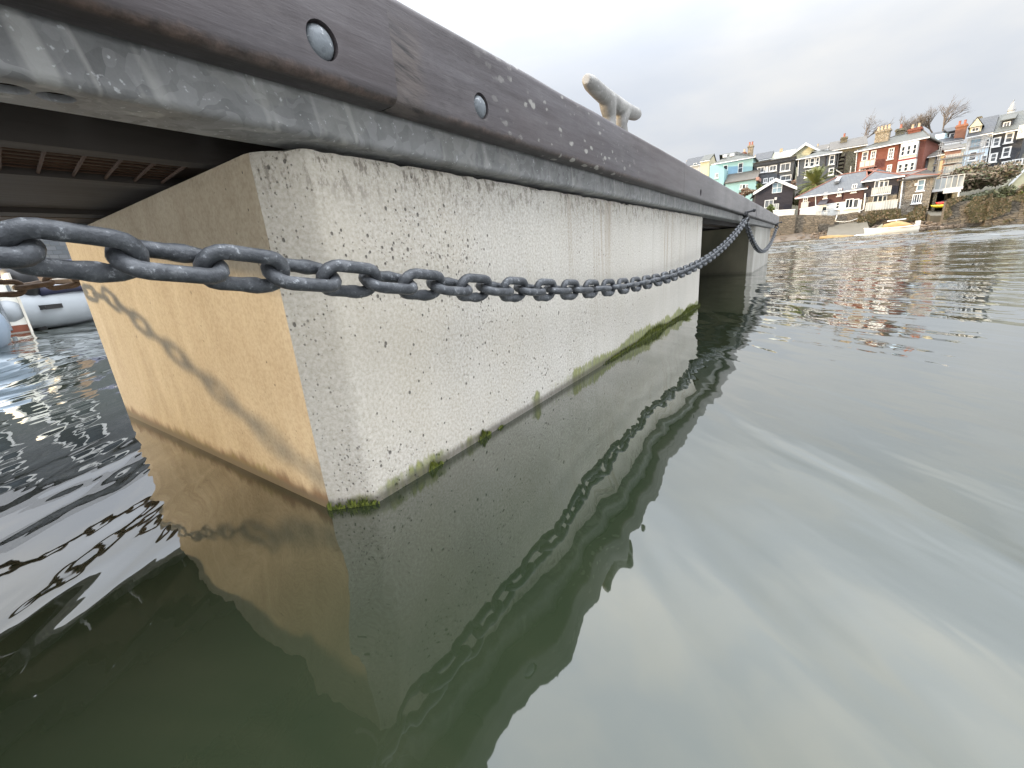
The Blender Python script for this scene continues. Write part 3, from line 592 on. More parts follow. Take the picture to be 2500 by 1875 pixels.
# ------------------------------------------------------------------ far shore
def c1(x, y): return (1660+x/5.183, 220+y/5.183)      # readings from two enlarged views of the shore
def c2(x, y): return (2040+x/4.365, 220+y/4.365)
def c5(x, y): return (1820+x/5.82, 460+y/5.82)
def hill_z(x, y):
    t = max(0, y-60.5); z = 1.6+max(0, t-4)*.26-max(0, t-30)*.12
    z += max(0, x-6)*.05*min(1, t/10)
    return z+.25*noise.noise(Vector((x*.15, y*.15, 0)))
class House:
    """local frame: x along the front, y into the depth, z up; root stands at the front-left corner"""
    def __init__(s, name, label, eL, eR, YL, YR, base, depth, walls, cat='house', group=None):
        L = at(*eL, YL); Rr = at(*eR, YR); z = (L.z+Rr.z)/2
        s.u = Vector((Rr.x-L.x, Rr.y-L.y, 0)); s.w = s.u.length; s.u.normalize()
        s.rz = math.atan2(s.u.y, s.u.x); s.n = Vector((-s.u.y, s.u.x, 0))
        s.zb = base; s.h = z-base; s.d = depth
        s.P = Vector((L.x, L.y, base)); s.root = thing(name, label, cat, s.P, s.rz, group)
        if walls:
            mb = MB(); mb.box((0, 0, -2.0), (s.w, depth, s.h)); s.wall = mb.build('wall', walls, s.root)
        s.roof = None
    def uv(s, px, y=0):   # where the sight line meets the plane parallel to the front, y deep
        d = ray(*px); P = s.P+s.n*y; t = (P-O).dot(s.n)/d.dot(s.n); q = O+d*t-P
        return q.dot(s.u), q.z
    def part(s, name, mb, mats, parent=None, **k): return mb.build(name, mats, parent or s.root, **k)
    def win(s, x0, y0, x1, y1, cr, bars=(1, 1), frame='trim', glass='glass', y=0, sill=True, name='window', th=.07):
        xm, ym = (x0+x1)/2, (y0+y1)/2
        uL = s.uv(cr(x0, ym), y)[0]; uR = s.uv(cr(x1, ym), y)[0]; zT = s.uv(cr(xm, y0), y)[1]; zB = s.uv(cr(xm, y1), y)[1]
        s.win_m(uL, uR, zB, zT, bars, frame, glass, y, sill, name, th)
    def win_m(s, uL, uR, zB, zT, bars=(1, 1), frame='trim', glass='glass', y=0, sill=True, name='window', th=.07):
        mb = MB(); f0, f1 = y-.06, y+.02
        mb.box((uL, f0, zB), (uL+th, f1, zT)); mb.box((uR-th, f0, zB), (uR, f1, zT))
        mb.box((uL+th, f0, zT-th), (uR-th, f1, zT)); mb.box((uL+th, f0, zB), (uR-th, f1, zB+th))
        for i in range(bars[0]):
            x = uL+(uR-uL)*(i+1)/(bars[0]+1); mb.box((x-.025, f0+.01, zB+th), (x+.025, f1, zT-th))
        for i in range(bars[1]):
            z = zB+(zT-zB)*(i+1)/(bars[1]+1); mb.box((uL+th, f0+.012, z-.03), (uR-th, f1, z+.03))
        if sill: mb.box((uL-.08, y-.14, zB-.09), (uR+.08, f1, zB))
        o = s.part(name, mb, M[frame]); g = MB(); g.box((uL+th*.5, y-.025, zB+th*.5), (uR-th*.5, y+.015, zT-th*.5)); g.build('pane', M[glass], o)
    def roof_gable(s, rh, mat, ov=.25, over=.35, y0=0, d=None, z=None, x0=0, x1=None, name='roof', fascia='trim'):
        d = d or s.d; z = s.h if z is None else z; x1 = s.w if x1 is None else x1; t = .14
        a, b, c = (y0-over, z-rh*over/(d/2)), (y0+d/2, z+rh), (y0+d+over, z-rh*over/(d/2))
        mb = MB()
        rings = [[(x, p[0], p[1]+dz) for p, dz in ((a, .02), (b, .02), (c, .02), (c, t+.02), (b, t+.04), (a, t+.02))] for x in (x0-ov, x1+ov)]
        mb.loft(rings); s.roof = s.part(name, mb, M[mat])
        g = MB()
        for x in (x0, x1-.2): g.add([(x, y0+.01, z-.01), (x+.2, y0+.01, z-.01), (x+.2, y0+d/2, z+rh-.02), (x, y0+d/2, z+rh-.02), (x, y0+d-.01, z-.01), (x+.2, y0+d-.01, z-.01)], [(0, 3, 4), (1, 5, 2), (0, 1, 2, 3), (3, 2, 5, 4)])
        if s.wall: g.build('gable', s.wall.data.materials[0], s.root)
        if fascia:
            f = MB(); f.box((x0-ov, a[0]-.05, a[1]-.04), (x1+ov, a[0]-.003, a[1]+t*.6)); f.build('gutter', M[fascia], s.roof)
    def roof_front(s, rh, mat, ov=.25, barge='trim', y0=0, d=None, z=None, x0=0, x1=None, wall=None):
        d = d or s.d; z = s.h if z is None else z; x1 = s.w if x1 is None else x1; t = .16; xm = (x0+x1)/2; hw = (x1-x0)/2; dr = rh*ov/hw
        sec = [(x0-ov, z-dr+.02), (xm, z+rh+.02), (x1+ov, z-dr+.02), (x1+ov, z-dr+t), (xm, z+rh+t+.04), (x0-ov, z-dr+t)]
        mb = MB(); mb.prism(sec, y0-ov, y0+d+.1); r = s.part('roof', mb, M[mat]); s.roof = s.roof or r
        g = MB(); g.prism([(x0+.01, z-.01), (x1-.01, z-.01), (xm, z+rh-.01)], y0, y0+.2); g.build('gable', wall or s.wall.data.materials[0], s.root)
        if barge:
            f = MB(); e = .05
            f.prism([(a, b+(e if i in (3, 4, 5) else -e-.1)) for i, (a, b) in enumerate(sec)], y0-ov-.06, y0-ov-.003); f.build('bargeboard', M[barge], r)
    def roof_hip(s, rh, mat, i0, i1, ov=.3, y0=0, d=None, z=None, x0=0, x1=None, ridge=None, name='roof', fascia='trim'):
        d = d or s.d; z = s.h if z is None else z; x1 = s.w if x1 is None else x1; e = z+.01
        a0, a1, b0, b1 = x0-ov, x1+ov, y0-ov, y0+d+ov; ym = y0+d/2
        vs = [(a0, b0, e), (a1, b0, e), (a1, b1, e), (a0, b1, e), (x0+i0, ym, z+rh), (x1-i1, ym, z+rh), (a0, b0, e-.12), (a1, b0, e-.12), (a1, b1, e-.12), (a0, b1, e-.12)]
        mb = MB(); mb.add(vs, [(0, 1, 5, 4), (1, 2, 5), (2, 3, 4, 5), (3, 0, 4), (6, 7, 1, 0), (7, 8, 2, 1), (8, 9, 3, 2), (9, 6, 0, 3), (9, 8, 7, 6)])
        s.roof = s.part(name, mb, M[mat])
        if ridge:
            r = MB()
            for p, q in ((0, 4), (1, 5), (4, 5)): r.tube([Vector(vs[p])+Vector((0, 0, .01)), Vector(vs[q])+Vector((0, 0, .02))], .07, 6)
            r.build('ridge_tile', M[ridge], s.roof)
        if fascia:
            f = MB(); f.box((a0, b0-.06, e-.12), (a1, b0-.003, e)); f.build('gutter', M[fascia], s.roof)
    def chimney(s, px_base, px_top, wpx, y, mat='chim', pots=2, pot='pot', parent=None, dp=.7):
        u, zt = s.uv(px_top, y); _, zb = s.uv(px_base, y); dep = (s.P-O).dot(F); w = wpx*dep/FPX; ph = .5
        zt -= ph if pots else 0; zb = min(zb, zt-1)-.8
        mb = MB(); mb.box((u-w/2, y-dp/2, zb), (u+w/2, y+dp/2, zt-.28)); mb.box((u-w/2-.09, y-dp/2-.09, zt-.28), (u+w/2+.09, y+dp/2+.09, zt-.12)); mb.box((u-w/2-.02, y-dp/2-.02, zt-.12), (u+w/2+.02, y+dp/2+.02, zt))
        o = s.part('chimney', mb, M[mat], parent or s.root)
        if pots:
            p = MB()
            for i in range(pots):
                x = u-w/2+w*(i+.5)/pots; p.tube([(x, y, zt-.01), (x, y, zt+.12), (x, y, zt+.4), (x, y, zt+.5)], [.15, .13, .115, .14], 8)
            p.build('chimney_pot', M[pot], o)
    def skylight(s, px, w, h, y, slope=.7, mat='glass_b'):
        u, z = s.uv(px, y); mb = MB(); mb.add([(u-w/2, y-h/2, z-h/2*slope+.24), (u+w/2, y-h/2, z-h/2*slope+.24), (u+w/2, y+h/2, z+h/2*slope+.24), (u-w/2, y+h/2, z+h/2*slope+.24)]+[(u-w/2, y-h/2, z-h/2*slope), (u+w/2, y-h/2, z-h/2*slope), (u+w/2, y+h/2, z+h/2*slope), (u-w/2, y+h/2, z+h/2*slope)], [(0, 1, 2, 3), (4, 5, 1, 0), (5, 6, 2, 1), (6, 7, 3, 2), (7, 4, 0, 3)])
        mb.build('skylight', M[mat], s.roof or s.root)
    def balcony(s, x0, y0, x1, y1, cr, y=0, out=.9, rail='rail', solid=True, floor='ltgrey', n=8):
        uL = s.uv(cr(x0, (y0+y1)/2), y-out)[0]; uR = s.uv(cr(x1, (y0+y1)/2), y-out)[0]; zT = s.uv(cr((x0+x1)/2, y0), y-out)[1]; zB = s.uv(cr((x0+x1)/2, y1), y-out)[1]
        mb = MB(); mb.box((uL, y-out, zB-.14), (uR, y+.01, zB)); o = s.part('balcony', mb, M[floor])
        r = MB(); r.box((uL, y-out, zT-.06), (uR, y-out+.06, zT)); r.box((uL, y-out+.06, zT-.06), (uL+.05, y, zT)); r.box((uR-.05, y-out+.06, zT-.06), (uR, y, zT))
        for i in range(n+1):
            x = uL+(uR-uL-.05)*i/n; r.box((x, y-out+.005, zB), (x+.05, y-out+.05, zT-.06))
        r.build('railing', M[rail], o)
        if solid:
            g = MB(); g.box((uL+.05, y-out+.02, zB+.05), (uR-.05, y-out+.035, zT-.08)); g.build('balustrade_panel', M['rail'] if solid == 2 else M['glassrail'], o)
    def pipe(s, px, mat='trim', y=0, r=.05, name='drainpipe'):
        pts = []
        for p in px: u, z = s.uv(p, y); pts.append((u, y-r-.02, z))
        mb = MB(); mb.tube(pts, r, 6); s.part(name, mb, M[mat])

# --- terrain
mb = MB(); nx, ny = 70, 60; vs = []
for j in range(ny+1):
    Y = 60.5+110*(j/ny)**1.7
    for i in range(nx+1):
        x = -45+110*i/nx; vs.append((x, Y, hill_z(x, Y)))
vs2 = [(-45+110*i/nx, 60.4, -1.5) for i in range(nx+1)]
fs = [(j*(nx+1)+i, j*(nx+1)+i+1, (j+1)*(nx+1)+i+1, (j+1)*(nx+1)+i) for j in range(ny) for i in range(nx)]
k = len(vs); fs += [(k+i, k+i+1, i+1, i) for i in range(nx)]
mb.add(vs+vs2, fs); o = mb.build('hillside', M['hill'], None, True); tag(o, 'scrubby hillside rising behind the waterfront houses', 'hillside', kind='structure')
mb = MB(); vs = []; nx, ny = 160, 14
for j in range(ny+1):
    for i in range(nx+1):
        x = -22+62*i/nx; t = j/ny; Y = 54.5+6.3*t+1.2*math.sin(x*.35)+.8*noise.noise(Vector((x*.4, 3, 0)))-max(0, 6-abs(x-2.5))*.15+1.6*max(0, min(1, (x-8.5)/3))
        vs.append((x, Y, -.35+1.25*t+.16*noise.noise(Vector((x*1.3, Y*1.3, 1)))+.10*noise.noise(Vector((x*4, Y*4, 1)))))
mb.add(vs, [(j*(nx+1)+i, j*(nx+1)+i+1, (j+1)*(nx+1)+i+1, (j+1)*(nx+1)+i) for j in range(ny) for i in range(nx)])
o = mb.build('foreshore', M['weed'], None, True); tag(o, 'dark wet foreshore below the harbour walls', 'foreshore', kind='structure')
rnd = random.Random(11); mb = MB()
for i in range(520):
    x = rnd.uniform(-9, 11); Y = 56.4+rnd.random()**1.2*3.6; r = rnd.uniform(.08, .30)*(1.4 if x > 5.2 else .8)
    mb.ball((x, Y, .05+(Y-56)*.2), (r*rnd.uniform(.8, 1.6), r, r*rnd.uniform(.5, .8)), n=6)
o = mb.build('shore_rocks', M['shore']); tag(o, 'brown rocks and rubble strewn along the foreshore', 'rocks', kind='stuff')
def slab(name, label, cat, poly, z0, mat, kind=None, zt=None):
    mb = MB(); n = len(poly); mb.add([(x, y, z0) for x, y, z in poly]+[(x, y, z) for x, y, z in poly], [tuple(range(n-1, -1, -1)), tuple(range(n, 2*n))]+[(i, (i+1) % n, (i+1) % n+n, i+n) for i in range(n)])
    o = mb.build(name, mat); return tag(o, label, cat, kind=kind)
# slipway and sand spit
def atv(p, Y): q = at(*p, Y); return (q.x, q.y, q.z)
a = at(*c5(1180, 600), 59); b = at(*c5(1720, 545), 59); c = at(*c5(1720, 690), 55); d = at(*c5(1150, 660), 55.4)
slab('slipway', 'grey concrete slipway sloping to the water beside the white boat', 'slipway', [(a.x, 60, 1.3), (b.x, 60, 1.5), (c.x+.3, 54.6, .02), (d.x, 55.2, .10)], -.8, M['slip'], 'structure')
e0 = at(*c5(1050, 690), 55); e1 = at(*c5(1600, 700), 54.5)
mb = MB(); rings = []
for i in range(13):
    t = i/12; x = e0.x+(e1.x-e0.x)*t; h = .34*math.sin(math.pi*min(1, t*.85+.15))**.6*(1-.55*t); rings.append([(x, 54.6+.9*math.cos(a_)*(.3+math.sin(math.pi*(t*.9+.05))), .02+h*max(0, math.sin(a_))+.03*noise.noise(Vector((x*3, a_, 0)))) for a_ in [math.pi*k/8 for k in range(9)]])
mb.loft(rings, closed=False); o = mb.build('sand_bank', M['sand'], None, True); tag(o, 'ochre weed and sand bank at the foot of the slipway', 'sand bank', kind='structure')
g = at(*c2(960, 1360), 59.4); h = at(*c2(1350, 1390), 59.4)
slab('launching_ramp', 'pale concrete ramp running down between the stone house and ivy wall', 'ramp', [(g.x, 60.8, 1.9), (h.x, 60.8, 1.55), (h.x+.3, 58.9, 1.05), (g.x+.2, 58.6, 1.35)], -.5, M['slip'], 'structure')

# --- harbour walls
def wall_seg(name, label, pL, pR, Y, zb=-.5, th=.9, mat='quay', cap=None, cat='wall'):
    L = at(*pL, Y); Rr = at(*pR, Y); mb = MB(); n = 24; vs = []
    for i in range(n+1):
        t = i/n; x = L.x+(Rr.x-L.x)*t; z = L.z+(Rr.z-L.z)*t; w = .05*noise.noise(Vector((x*1.1, z, 4)))
        vs += [(x, Y-.22+w, zb), (x, Y+w, z+.06*noise.noise(Vector((x*2, 1, 1)))), (x, Y+th, z+.05*noise.noise(Vector((x*2, 1, 8)))), (x, Y+th, zb)]
    fs = [(i*4+k, i*4+(k+1) % 4, i*4+4+(k+1) % 4, i*4+4+k) for i in range(n) for k in range(4)]+[(0, 1, 2, 3), (n*4+3, n*4+2, n*4+1, n*4)]
    mb.add(vs, fs); o = mb.build(name, M[mat]); return tag(o, label, cat)
wall_seg('harbour_wall', 'smooth-faced harbour wall nearest the end of the pontoon', c5(330, 405), c5(722, 372), 59.0)
wall_seg('harbour_wall', 'stepped harbour wall with a diagonal stair below the white terrace', c5(728, 372), c5(1275, 385), 59.5)
wall_seg('harbour_wall', 'low mossy harbour wall under the bay window', c5(1275, 380), c5(1610, 330), 60.2)
wall_seg('harbour_wall', 'dark ivy covered footing wall under the stone house', c5(1600, 345), c2(985, 1300), 59.9)
wall_seg('harbour_wall', 'long ivy covered harbour wall right of the ramp', c2(1180, 1185), c2(1640, 1175), 57.0, -.9)
wall_seg('harbour_wall', 'stained harbour wall at the far right shore', c2(1640, 1180), c2(2120, 1130), 56.6, -.9)
# stair buttress
p0 = at(*c5(755, 695), 58.9); p1 = at(*c5(1040, 500), 58.9); p2 = at(*c5(1045, 690), 58.9)
mb = MB(); n = 12; x0, x1, zt = p0.x, p1.x, p1.z; poly = [(x0, -.4)]
for i in range(n):
    xa = x0+(x1-x0)*.55*i/n; poly += [(xa, zt*(i+1)/n), (xa+(x1-x0)*.55/n, zt*(i+1)/n)]
poly += [(x1, zt), (x1, -.4)]
mb.prism(poly, 58.5, 59.25); tag(mb.build('harbour_steps', M['quay']), 'stone steps climbing the harbour wall beside the sand bank', 'steps')

# --- waterfront: black gabled boathouse, brown boarded house, stone house
H = House('boathouse', 'black boarded gabled house with white bargeboards and tall gable window', c1(962, 1300), c1(1442, 1232), 66, 66.6, at(*c1(1100, 1525), 66).z, 8, M['bboards'])
_, za = H.uv(c1(1235, 1140)); H.roof_front(za-H.h, 'roof', .3)
H.win(1170, 1172, 1292, 1300, c1, (1, 1), 'trim', 'glass_b', th=.05, sill=False); H.win(1070, 1390, 1182, 1490, c1, (1, 0), 'trim', 'glass_l', sill=False, name='glazed_door')
H.balcony(1130, 1440, 1250, 1512, c1, 0, .8, 'white', True, 'white', 4)
u, z = H.uv(c1(1210, 1375)); mb = MB(); mb.box((u-.12, -.2, z-.14), (u+.12, .01, z+.16)); mb.build('wall_lamp', M['white'], H.root)
Hb = H
# white terrace walls
def terrace(label, pL, pR, Y, zb, mat='white', th=.3):
    L = at(*pL, Y); Rr = at(*pR, Y); t = thing('terrace_wall', label, 'wall', (L.x, Y, zb), math.atan2(0, 1)); mb = MB(); w = Rr.x-L.x; h0, h1 = L.z-zb, Rr.z-zb
    mb.add([(0, 0, 0), (w, 0, 0), (w, th, 0), (0, th, 0), (0, 0, h0), (w, 0, h1), (w, th, h1), (0, th, h0)], [(0, 3, 2, 1), (4, 5, 6, 7), (0, 1, 5, 4), (1, 2, 6, 5), (2, 3, 7, 6), (3, 0, 4, 7)]); mb.build('wall', M[mat], t)
    c = MB(); c.add([(-.06, -.05, h0+.002), (w+.06, -.05, h1+.002), (w+.06, th+.05, h1+.002), (-.06, th+.05, h0+.002), (-.06, -.05, h0+.09), (w+.06, -.05, h1+.09), (w+.06, th+.05, h1+.09), (-.06, th+.05, h0+.09)], [(0, 3, 2, 1), (4, 5, 6, 7), (0, 1, 5, 4), (1, 2, 6, 5), (2, 3, 7, 6), (3, 0, 4, 7)]); c.build('coping', M['trim'], t)
    return t
zq = at(*c5(560, 385), 59.6).z
terrace('white terrace wall in front of the black gabled house', c5(395, 322), c5(700, 305), 62.5, zq-.3)
terrace('sunlit cream terrace wall left of the brown boarded house', c5(775, 300), c5(1000, 262), 60.7, at(*c5(880, 425), 60).z)
H = House('boarded_house', 'long brown weatherboarded house with slate roof and white ground floor', c5(765, 140), c5(1690, -6), 63.2, 61.6, at(*c5(1200, 370), 62).z, 7.5, M['boards'])
uu = [H.uv(c5(x, 200))[0] for x in (1000, 1690)]
# white ground storey in front of the boards
_, zw = H.uv(c5(1500, 150)); mb = MB(); mb.box((uu[0], -.14, -1.2), (H.w-.02, 0.02, H.uv(c5(1350, 195))[1])); mb.build('ground_floor_wall', M['white'], H.root)
rid = H.uv(c2(380, 850), 3.75)[1]-H.h
H.roof_hip(rid, 'roof', 3.0, 0.8, .35, ridge='ridge')
for w in ((820, 130, 885, 215), (1115, 55, 1165, 140), (1312, 0, 1365, 105), (1512, -60, 1582, 55)): H.win(*w, c5, (1, 1), 'trim', 'glass_l')
H.win(1420, 150, 1530, 280, c5, (1, 0), 'trim', 'glass', y=-.14); H.win(1530, 150, 1610, 275, c5, (0, 0), 'trim', 'glass_l', y=-.14); H.win(1285, 200, 1340, 290, c5, (0, 1), 'trim', 'glass', y=-.14); H.win(1085, 255, 1160, 345, c5, (0, 0), 'trim', 'glass', y=-.14, name='door')
u0, z0 = H.uv(c5(1060, 235)); u1, _ = H.uv(c5(1185, 205)); mb = MB(); mb.add([(u0, -.15, z0+.5), (u1, -.15, z0+.5), (u1, -1.0, z0), (u0, -1.0, z0), (u0, -.15, z0+.42), (u1, -.15, z0+.42), (u1, -1.0, z0-.08), (u0, -1.0, z0-.08)], [(0, 1, 2, 3), (4, 7, 6, 5), (0, 3, 7, 4), (1, 5, 6, 2), (3, 2, 6, 7), (0, 4, 5, 1)]); mb.build('door_canopy', M['bboards'], H.root)
H.balcony(1000, 320, 1155, 395, c5, -.14, 1.1, 'white', False, 'white', 6); H.balcony(790, 195, 890, 275, c5, 0, .7, 'rail', True, 'ltgrey', 6)
H.pipe([c5(1000, 90), c5(1000, 320)]); H.pipe([c5(1385, 0), c5(1365, 160)], 'boards', r=.06); H.skylight(c1(2000, 1150), .45, .9, 1.9, .6, 'glass_l')
# balcony wing of the same house: dark boards over stone
H2 = House('balcony_house', 'dark boarded waterfront house with glazed doors and two railed balconies over a stone base', c2(322, 962), c2(690, 930), 61.4, 61.0, at(*c2(500, 1290), 61.2).z, 7, None)
H2.wall = None
zs = H2.uv(c2(500, 1120))[1]; mb = MB(); mb.box((0, 0, zs), (H2.w, 7, H2.h)); H2.wall = mb.build('boarded_wall', M['bboards'], H2.root); mb = MB(); mb.box((.02, .03, -2), (H2.w-.02, 6.98, zs)); mb.build('stone_wall', M['rubble'], H2.root)
H2.roof_hip(H2.uv(c2(385, 850), 3.5)[1]-H2.h, 'roof', .6, 3.0, .35, ridge='ridge')
for a_, b_ in ((412, 462), (462, 512), (512, 560)): H2.win(a_, 968, b_, 1078, c2, (0, 0), 'trim', 'glass_l', name='glazed_door', sill=False)
for a_, b_ in ((398, 450), (450, 500), (500, 545)): H2.win(a_, 1125, b_, 1215, c2, (0, 0), 'bboards' if 0 else 'trim', 'glass', y=.03, name='glazed_door', sill=False, th=.05)
H2.balcony(385, 1030, 592, 1102, c2, 0, .6, 'rail', True, 'ltgrey', 10); H2.balcony(322, 1182, 655, 1275, c2, 0, 1.3, 'rail', True, 'slip', 12)
H2.pipe([c2(318, 1100), c2(300, 1270), c2(255, 1290), c2(228, 1370)], 'trim', -.05, .06); H2.pipe([c2(720, 940), c2(700, 1100), c2(676, 1300)], 'trim', -.1, .06)
H3 = House('stone_house', 'square rubble stone house with a hipped slate roof at the top of the ramp', c2(700, 945), c2(1052, 925), 60.9, 60.9, at(*c2(850, 1290), 60.9).z, 6, M['rubble'])
H3.roof_hip(H3.uv(c2(810, 865), 3)[1]-H3.h, 'roof_b', 2.2, 3.6, .3, ridge='ridge', fascia=None)
H3.win(868, 955, 948, 1072, c2, (0, 1), 'trim', 'glass_b'); H3.win(815, 1108, 915, 1206, c2, (3, 0), 'trim', 'glass'); u, z = H3.uv(c2(862, 1005)); mb = MB(); mb.box((u-.15, -.1, z-.12), (u+.15, .01, z+.12)); mb.build('alarm_box', M['white'], H3.root)
# boat store with terrace, kayaks
t0 = at(*c2(1040, 1060), 62.5); t1 = at(*c2(1285, 1050), 62.5); zb = at(*c2(1150, 1245), 61).z; zt = at(*c2(1150, 1075), 61.5).z
bs = thing('boat_store', 'open fronted dark boat store with a glass railed roof terrace', 'shed', (t0.x, 61.5, zb-.4)); w_ = t1.x-t0.x; hh = zt-zb+.4
mb = MB(); mb.box((0, 4.7, 0), (w_, 5, hh)); mb.box((0, .2, 0), (.25, 4.7, hh)); mb.box((w_-.3, .2, 0), (w_, 4.7, hh)); mb.box((w_*.6, 1.2, 0), (w_*.6+.2, 1.5, hh)); mb.build('wall', M['chimd'], bs)
mb = MB(); mb.box((-.2, 0, hh), (w_+.3, 5.2, hh+.25)); mb.build('roof_slab', M['ltgrey'], bs)
mb = MB(); mb.box((.25, 4.5, 0), (w_-.3, 4.69, hh)); mb.build('dark_back', M['dark'], bs)
mb = MB(); mb.box((-.1, .1, hh+.27), (w_+.2, .13, hh+1.2)); mb.build('glass_balustrade', M['glassrail'], bs)
mb = MB()
for i in range(6): x = -.1+(w_+.3)*i/5; mb.box((x, .05, hh+.25), (x+.06, .095, hh+1.3))
mb.box((-.1, .05, hh+1.3), (w_+.26, .12, hh+1.36)); mb.build('railing', M['rail'], bs)
def kayak(name, label, pa, pb, Y, mat, cat='kayak'):
    A = at(*pa, Y); B = at(*pb, Y); L = (B-A).length; k = thing(name, label, cat, (A+B)/2, math.atan2((B-A).y, (B-A).x), 'kayaks by the boat store'); mb = MB(); rings = []
    for i in range(15):
        t = 2*i/14-1; w = .32*(1-abs(t)**2.2)+.02; h = .16*(1-abs(t)**3)+.02; zz = .14*abs(t)**3+t*(B-A).z/2
        rings.append([(t*L/2, w*math.cos(a_), zz+h*math.sin(a_)*(1 if math.sin(a_) < 0 else .8)) for a_ in [2*math.pi*q/10 for q in range(10)]])
    mb.loft(rings); mb.build('hull', mat, k, True); c = MB(); c.tube([(-.45, 0, .13), (-.2, .2, .15), (.25, .2, .15), (.45, 0, .14), (.25, -.2, .15), (-.2, -.2, .15)], .035, 6, closed=True); c.build('cockpit_rim', M['blackp'], k, True)
kayak('kayak', 'red kayak lying above a yellow one by the boat store', c2(1060, 1215), c2(1245, 1190), 60.6, M['kred'])
kayak('kayak', 'yellow kayak lying under a red one by the boat store', c2(1010, 1245), c2(1235, 1222), 60.4, M['kyel'])
q = at(*c2(1295, 1180), 60.6); q2 = at(*c2(1312, 1085), 60.6); lp = thing('lamp_post', 'short white post with an angled head beside the boat store', 'lamp post', (q.x, q.y, q.z)); hq = q2.z-q.z
mb = MB(); mb.tube([(0, 0, -1), (0, 0, hq)], .07, 8); mb.build('post', M['white'], lp); mb = MB(); mb.box((-1.1, -.1, hq), (.1, .1, hq+.22)); mb.build('lamp_head', M['white'], lp)

# --- middle row
H = House('turquoise_house', 'turquoise rendered house with grey gabled roof and tall red topped chimney', c1(430, 928), c1(930, 862), 80, 80, at(*c1(700, 1260), 78).z, 8, M['turq'])
H.roof_hip(H.uv(c1(600, 800), 4)[1]-H.h, 'roof_g', 2.6, 5.5, .3)
H.win(548, 950, 604, 1070, c1, (0, 1), 'trim', 'glass'); H.win(735, 922, 797, 1046, c1, (0, 1), 'trim', 'glass')
xa, _ = H.uv(c1(600, 1000)); xb, zb_ = H.uv(c1(735, 1060)); zt_ = H.uv(c1(670, 965))[1]; mb = MB(); mb.box((xa+.15, -.015, zb_), (xb-.1, .02, zt_)); mb.build('blue_wall_panel', M['turqd'], H.root)
H.skylight(c1(568, 845), .6, .35, 1.6, .5, 'white'); H.skylight(c1(660, 832), .6, .35, 1.8, .5, 'white')
H.chimney(c1(895, 850), c1(902, 655), 11, 4.0, 'chim', 2, 'potr'); H.chimney(c1(815, 830), c1(820, 745), 8, 5.0, 'brick2', 1)
# lean-to and wing (parts)
L0 = H.uv(c1(575, 1185), -3)[0]; L1 = H.uv(c1(968, 1130), -3)[0]; lz = H.uv(c1(770, 1158), -3)[1]; hz = H.uv(c1(740, 1058))[1]
mb = MB(); mb.box((L0, -3, -2), (L1, -.02, lz)); mb.build('extension_wall', M['turq'], H.root)
mb = MB(); mb.add([(L0-.1, -3.2, lz-.02), (L1+.15, -3.2, lz-.02), (L1+.15, -.02, hz), (L0-.1, -.02, hz), (L0-.1, -3.2, lz+.12), (L1+.15, -3.2, lz+.12), (L1+.15, -.02, hz+.14), (L0-.1, -.02, hz+.14)], [(0, 3, 2, 1), (4, 5, 6, 7), (0, 1, 5, 4), (1, 2, 6, 5), (2, 3, 7, 6), (3, 0, 4, 7)]); mb.build('lean_to_roof', M['roof_b'], H.root)
mb = MB(); mb.prism([(L1-.05, lz-.2), (L1+.35, lz-.2), (L1+.35, lz+.25), (L1-.05, lz+.25)], -3.3, .05); mb.build('parapet', M['pinkw'], H.root)
for a_, b_ in ((760, 785), (790, 830), (835, 862)): H.win(a_, 1192, b_, 1252, c1, (0, 0), 'trim', 'glass', y=-3)
W0 = H.uv(c1(378, 1000), -3.1)[0]; W1 = H.uv(c1(560, 1050), -3.1)[0]; wz0 = H.uv(c1(430, 940), -3.1)[1]; wz1 = H.uv(c1(560, 990), -3.1)[1]
mb = MB(); mb.prism([(W0, -2), (W1, -2), (W1, wz1), (W0+.3*(W1-W0), wz0), (W0, wz0-.1)], -3.1, -.05); mb.build('wing_wall', M['turq'], H.root)
H.win(446, 1052, 486, 1112, c1, (1, 0), 'trim', 'glass_l', y=-3.1)
H = House('cream_gable_house', 'narrow cream gabled house left of the turquoise house', c1(262, 905), c1(372, 890), 82, 82, at(*c1(300, 1100), 80).z, 7, M['cream']); H.roof_gable(1.3, 'roof_g', .1, .2); H.chimney(c1(368, 930), c1(370, 865), 5, 2, 'chimd', 1)
H = House('far_terrace', 'distant grey terrace with dormer low on the left skyline', c1(60, 965), c1(250, 945), 98, 98, 12, 7, M['ltgrey']); H.roof_gable(1.8, 'roof_d', .2, .3); H.win(172, 925, 214, 955, c1, (0, 0), 'trim', 'glass_b', y=-.1); H.chimney(c1(100, 930), c1(95, 890), 4, 3, 'brick2', 2); H.chimney(c1(285, 900), c1(284, 870), 6, 3, 'brick2', 2)
H = House('slate_house', 'dark slate hung house with flat parapet roof and three white upper windows', c1(938, 968), c1(1452, 890), 80, 80, at(*c1(1200, 1200), 79).z, 8, M['slatewall'])
zt_ = H.uv(c1(1190, 882))[1]; mb = MB(); mb.box((-.1, -.25, H.h), (H.w+.1, 8.1, zt_-.1)); H.roof = mb.build('parapet_roof', M['roof_d'], H.root); mb = MB(); mb.box((-.16, -.32, zt_-.1), (H.w+.16, 8.2, zt_)); mb.build('coping', M['roof_b'], H.roof)
for w in ((978, 972, 1070, 1046), (1083, 966, 1116, 1036), (1130, 952, 1224, 1026), (1270, 925, 1396, 1026), (1055, 1115, 1110, 1175), (1130, 1106, 1186, 1166), (1270, 1076, 1410, 1146)): H.win(*w, c1, (1, 0), 'trim', 'glass_l', th=.11)
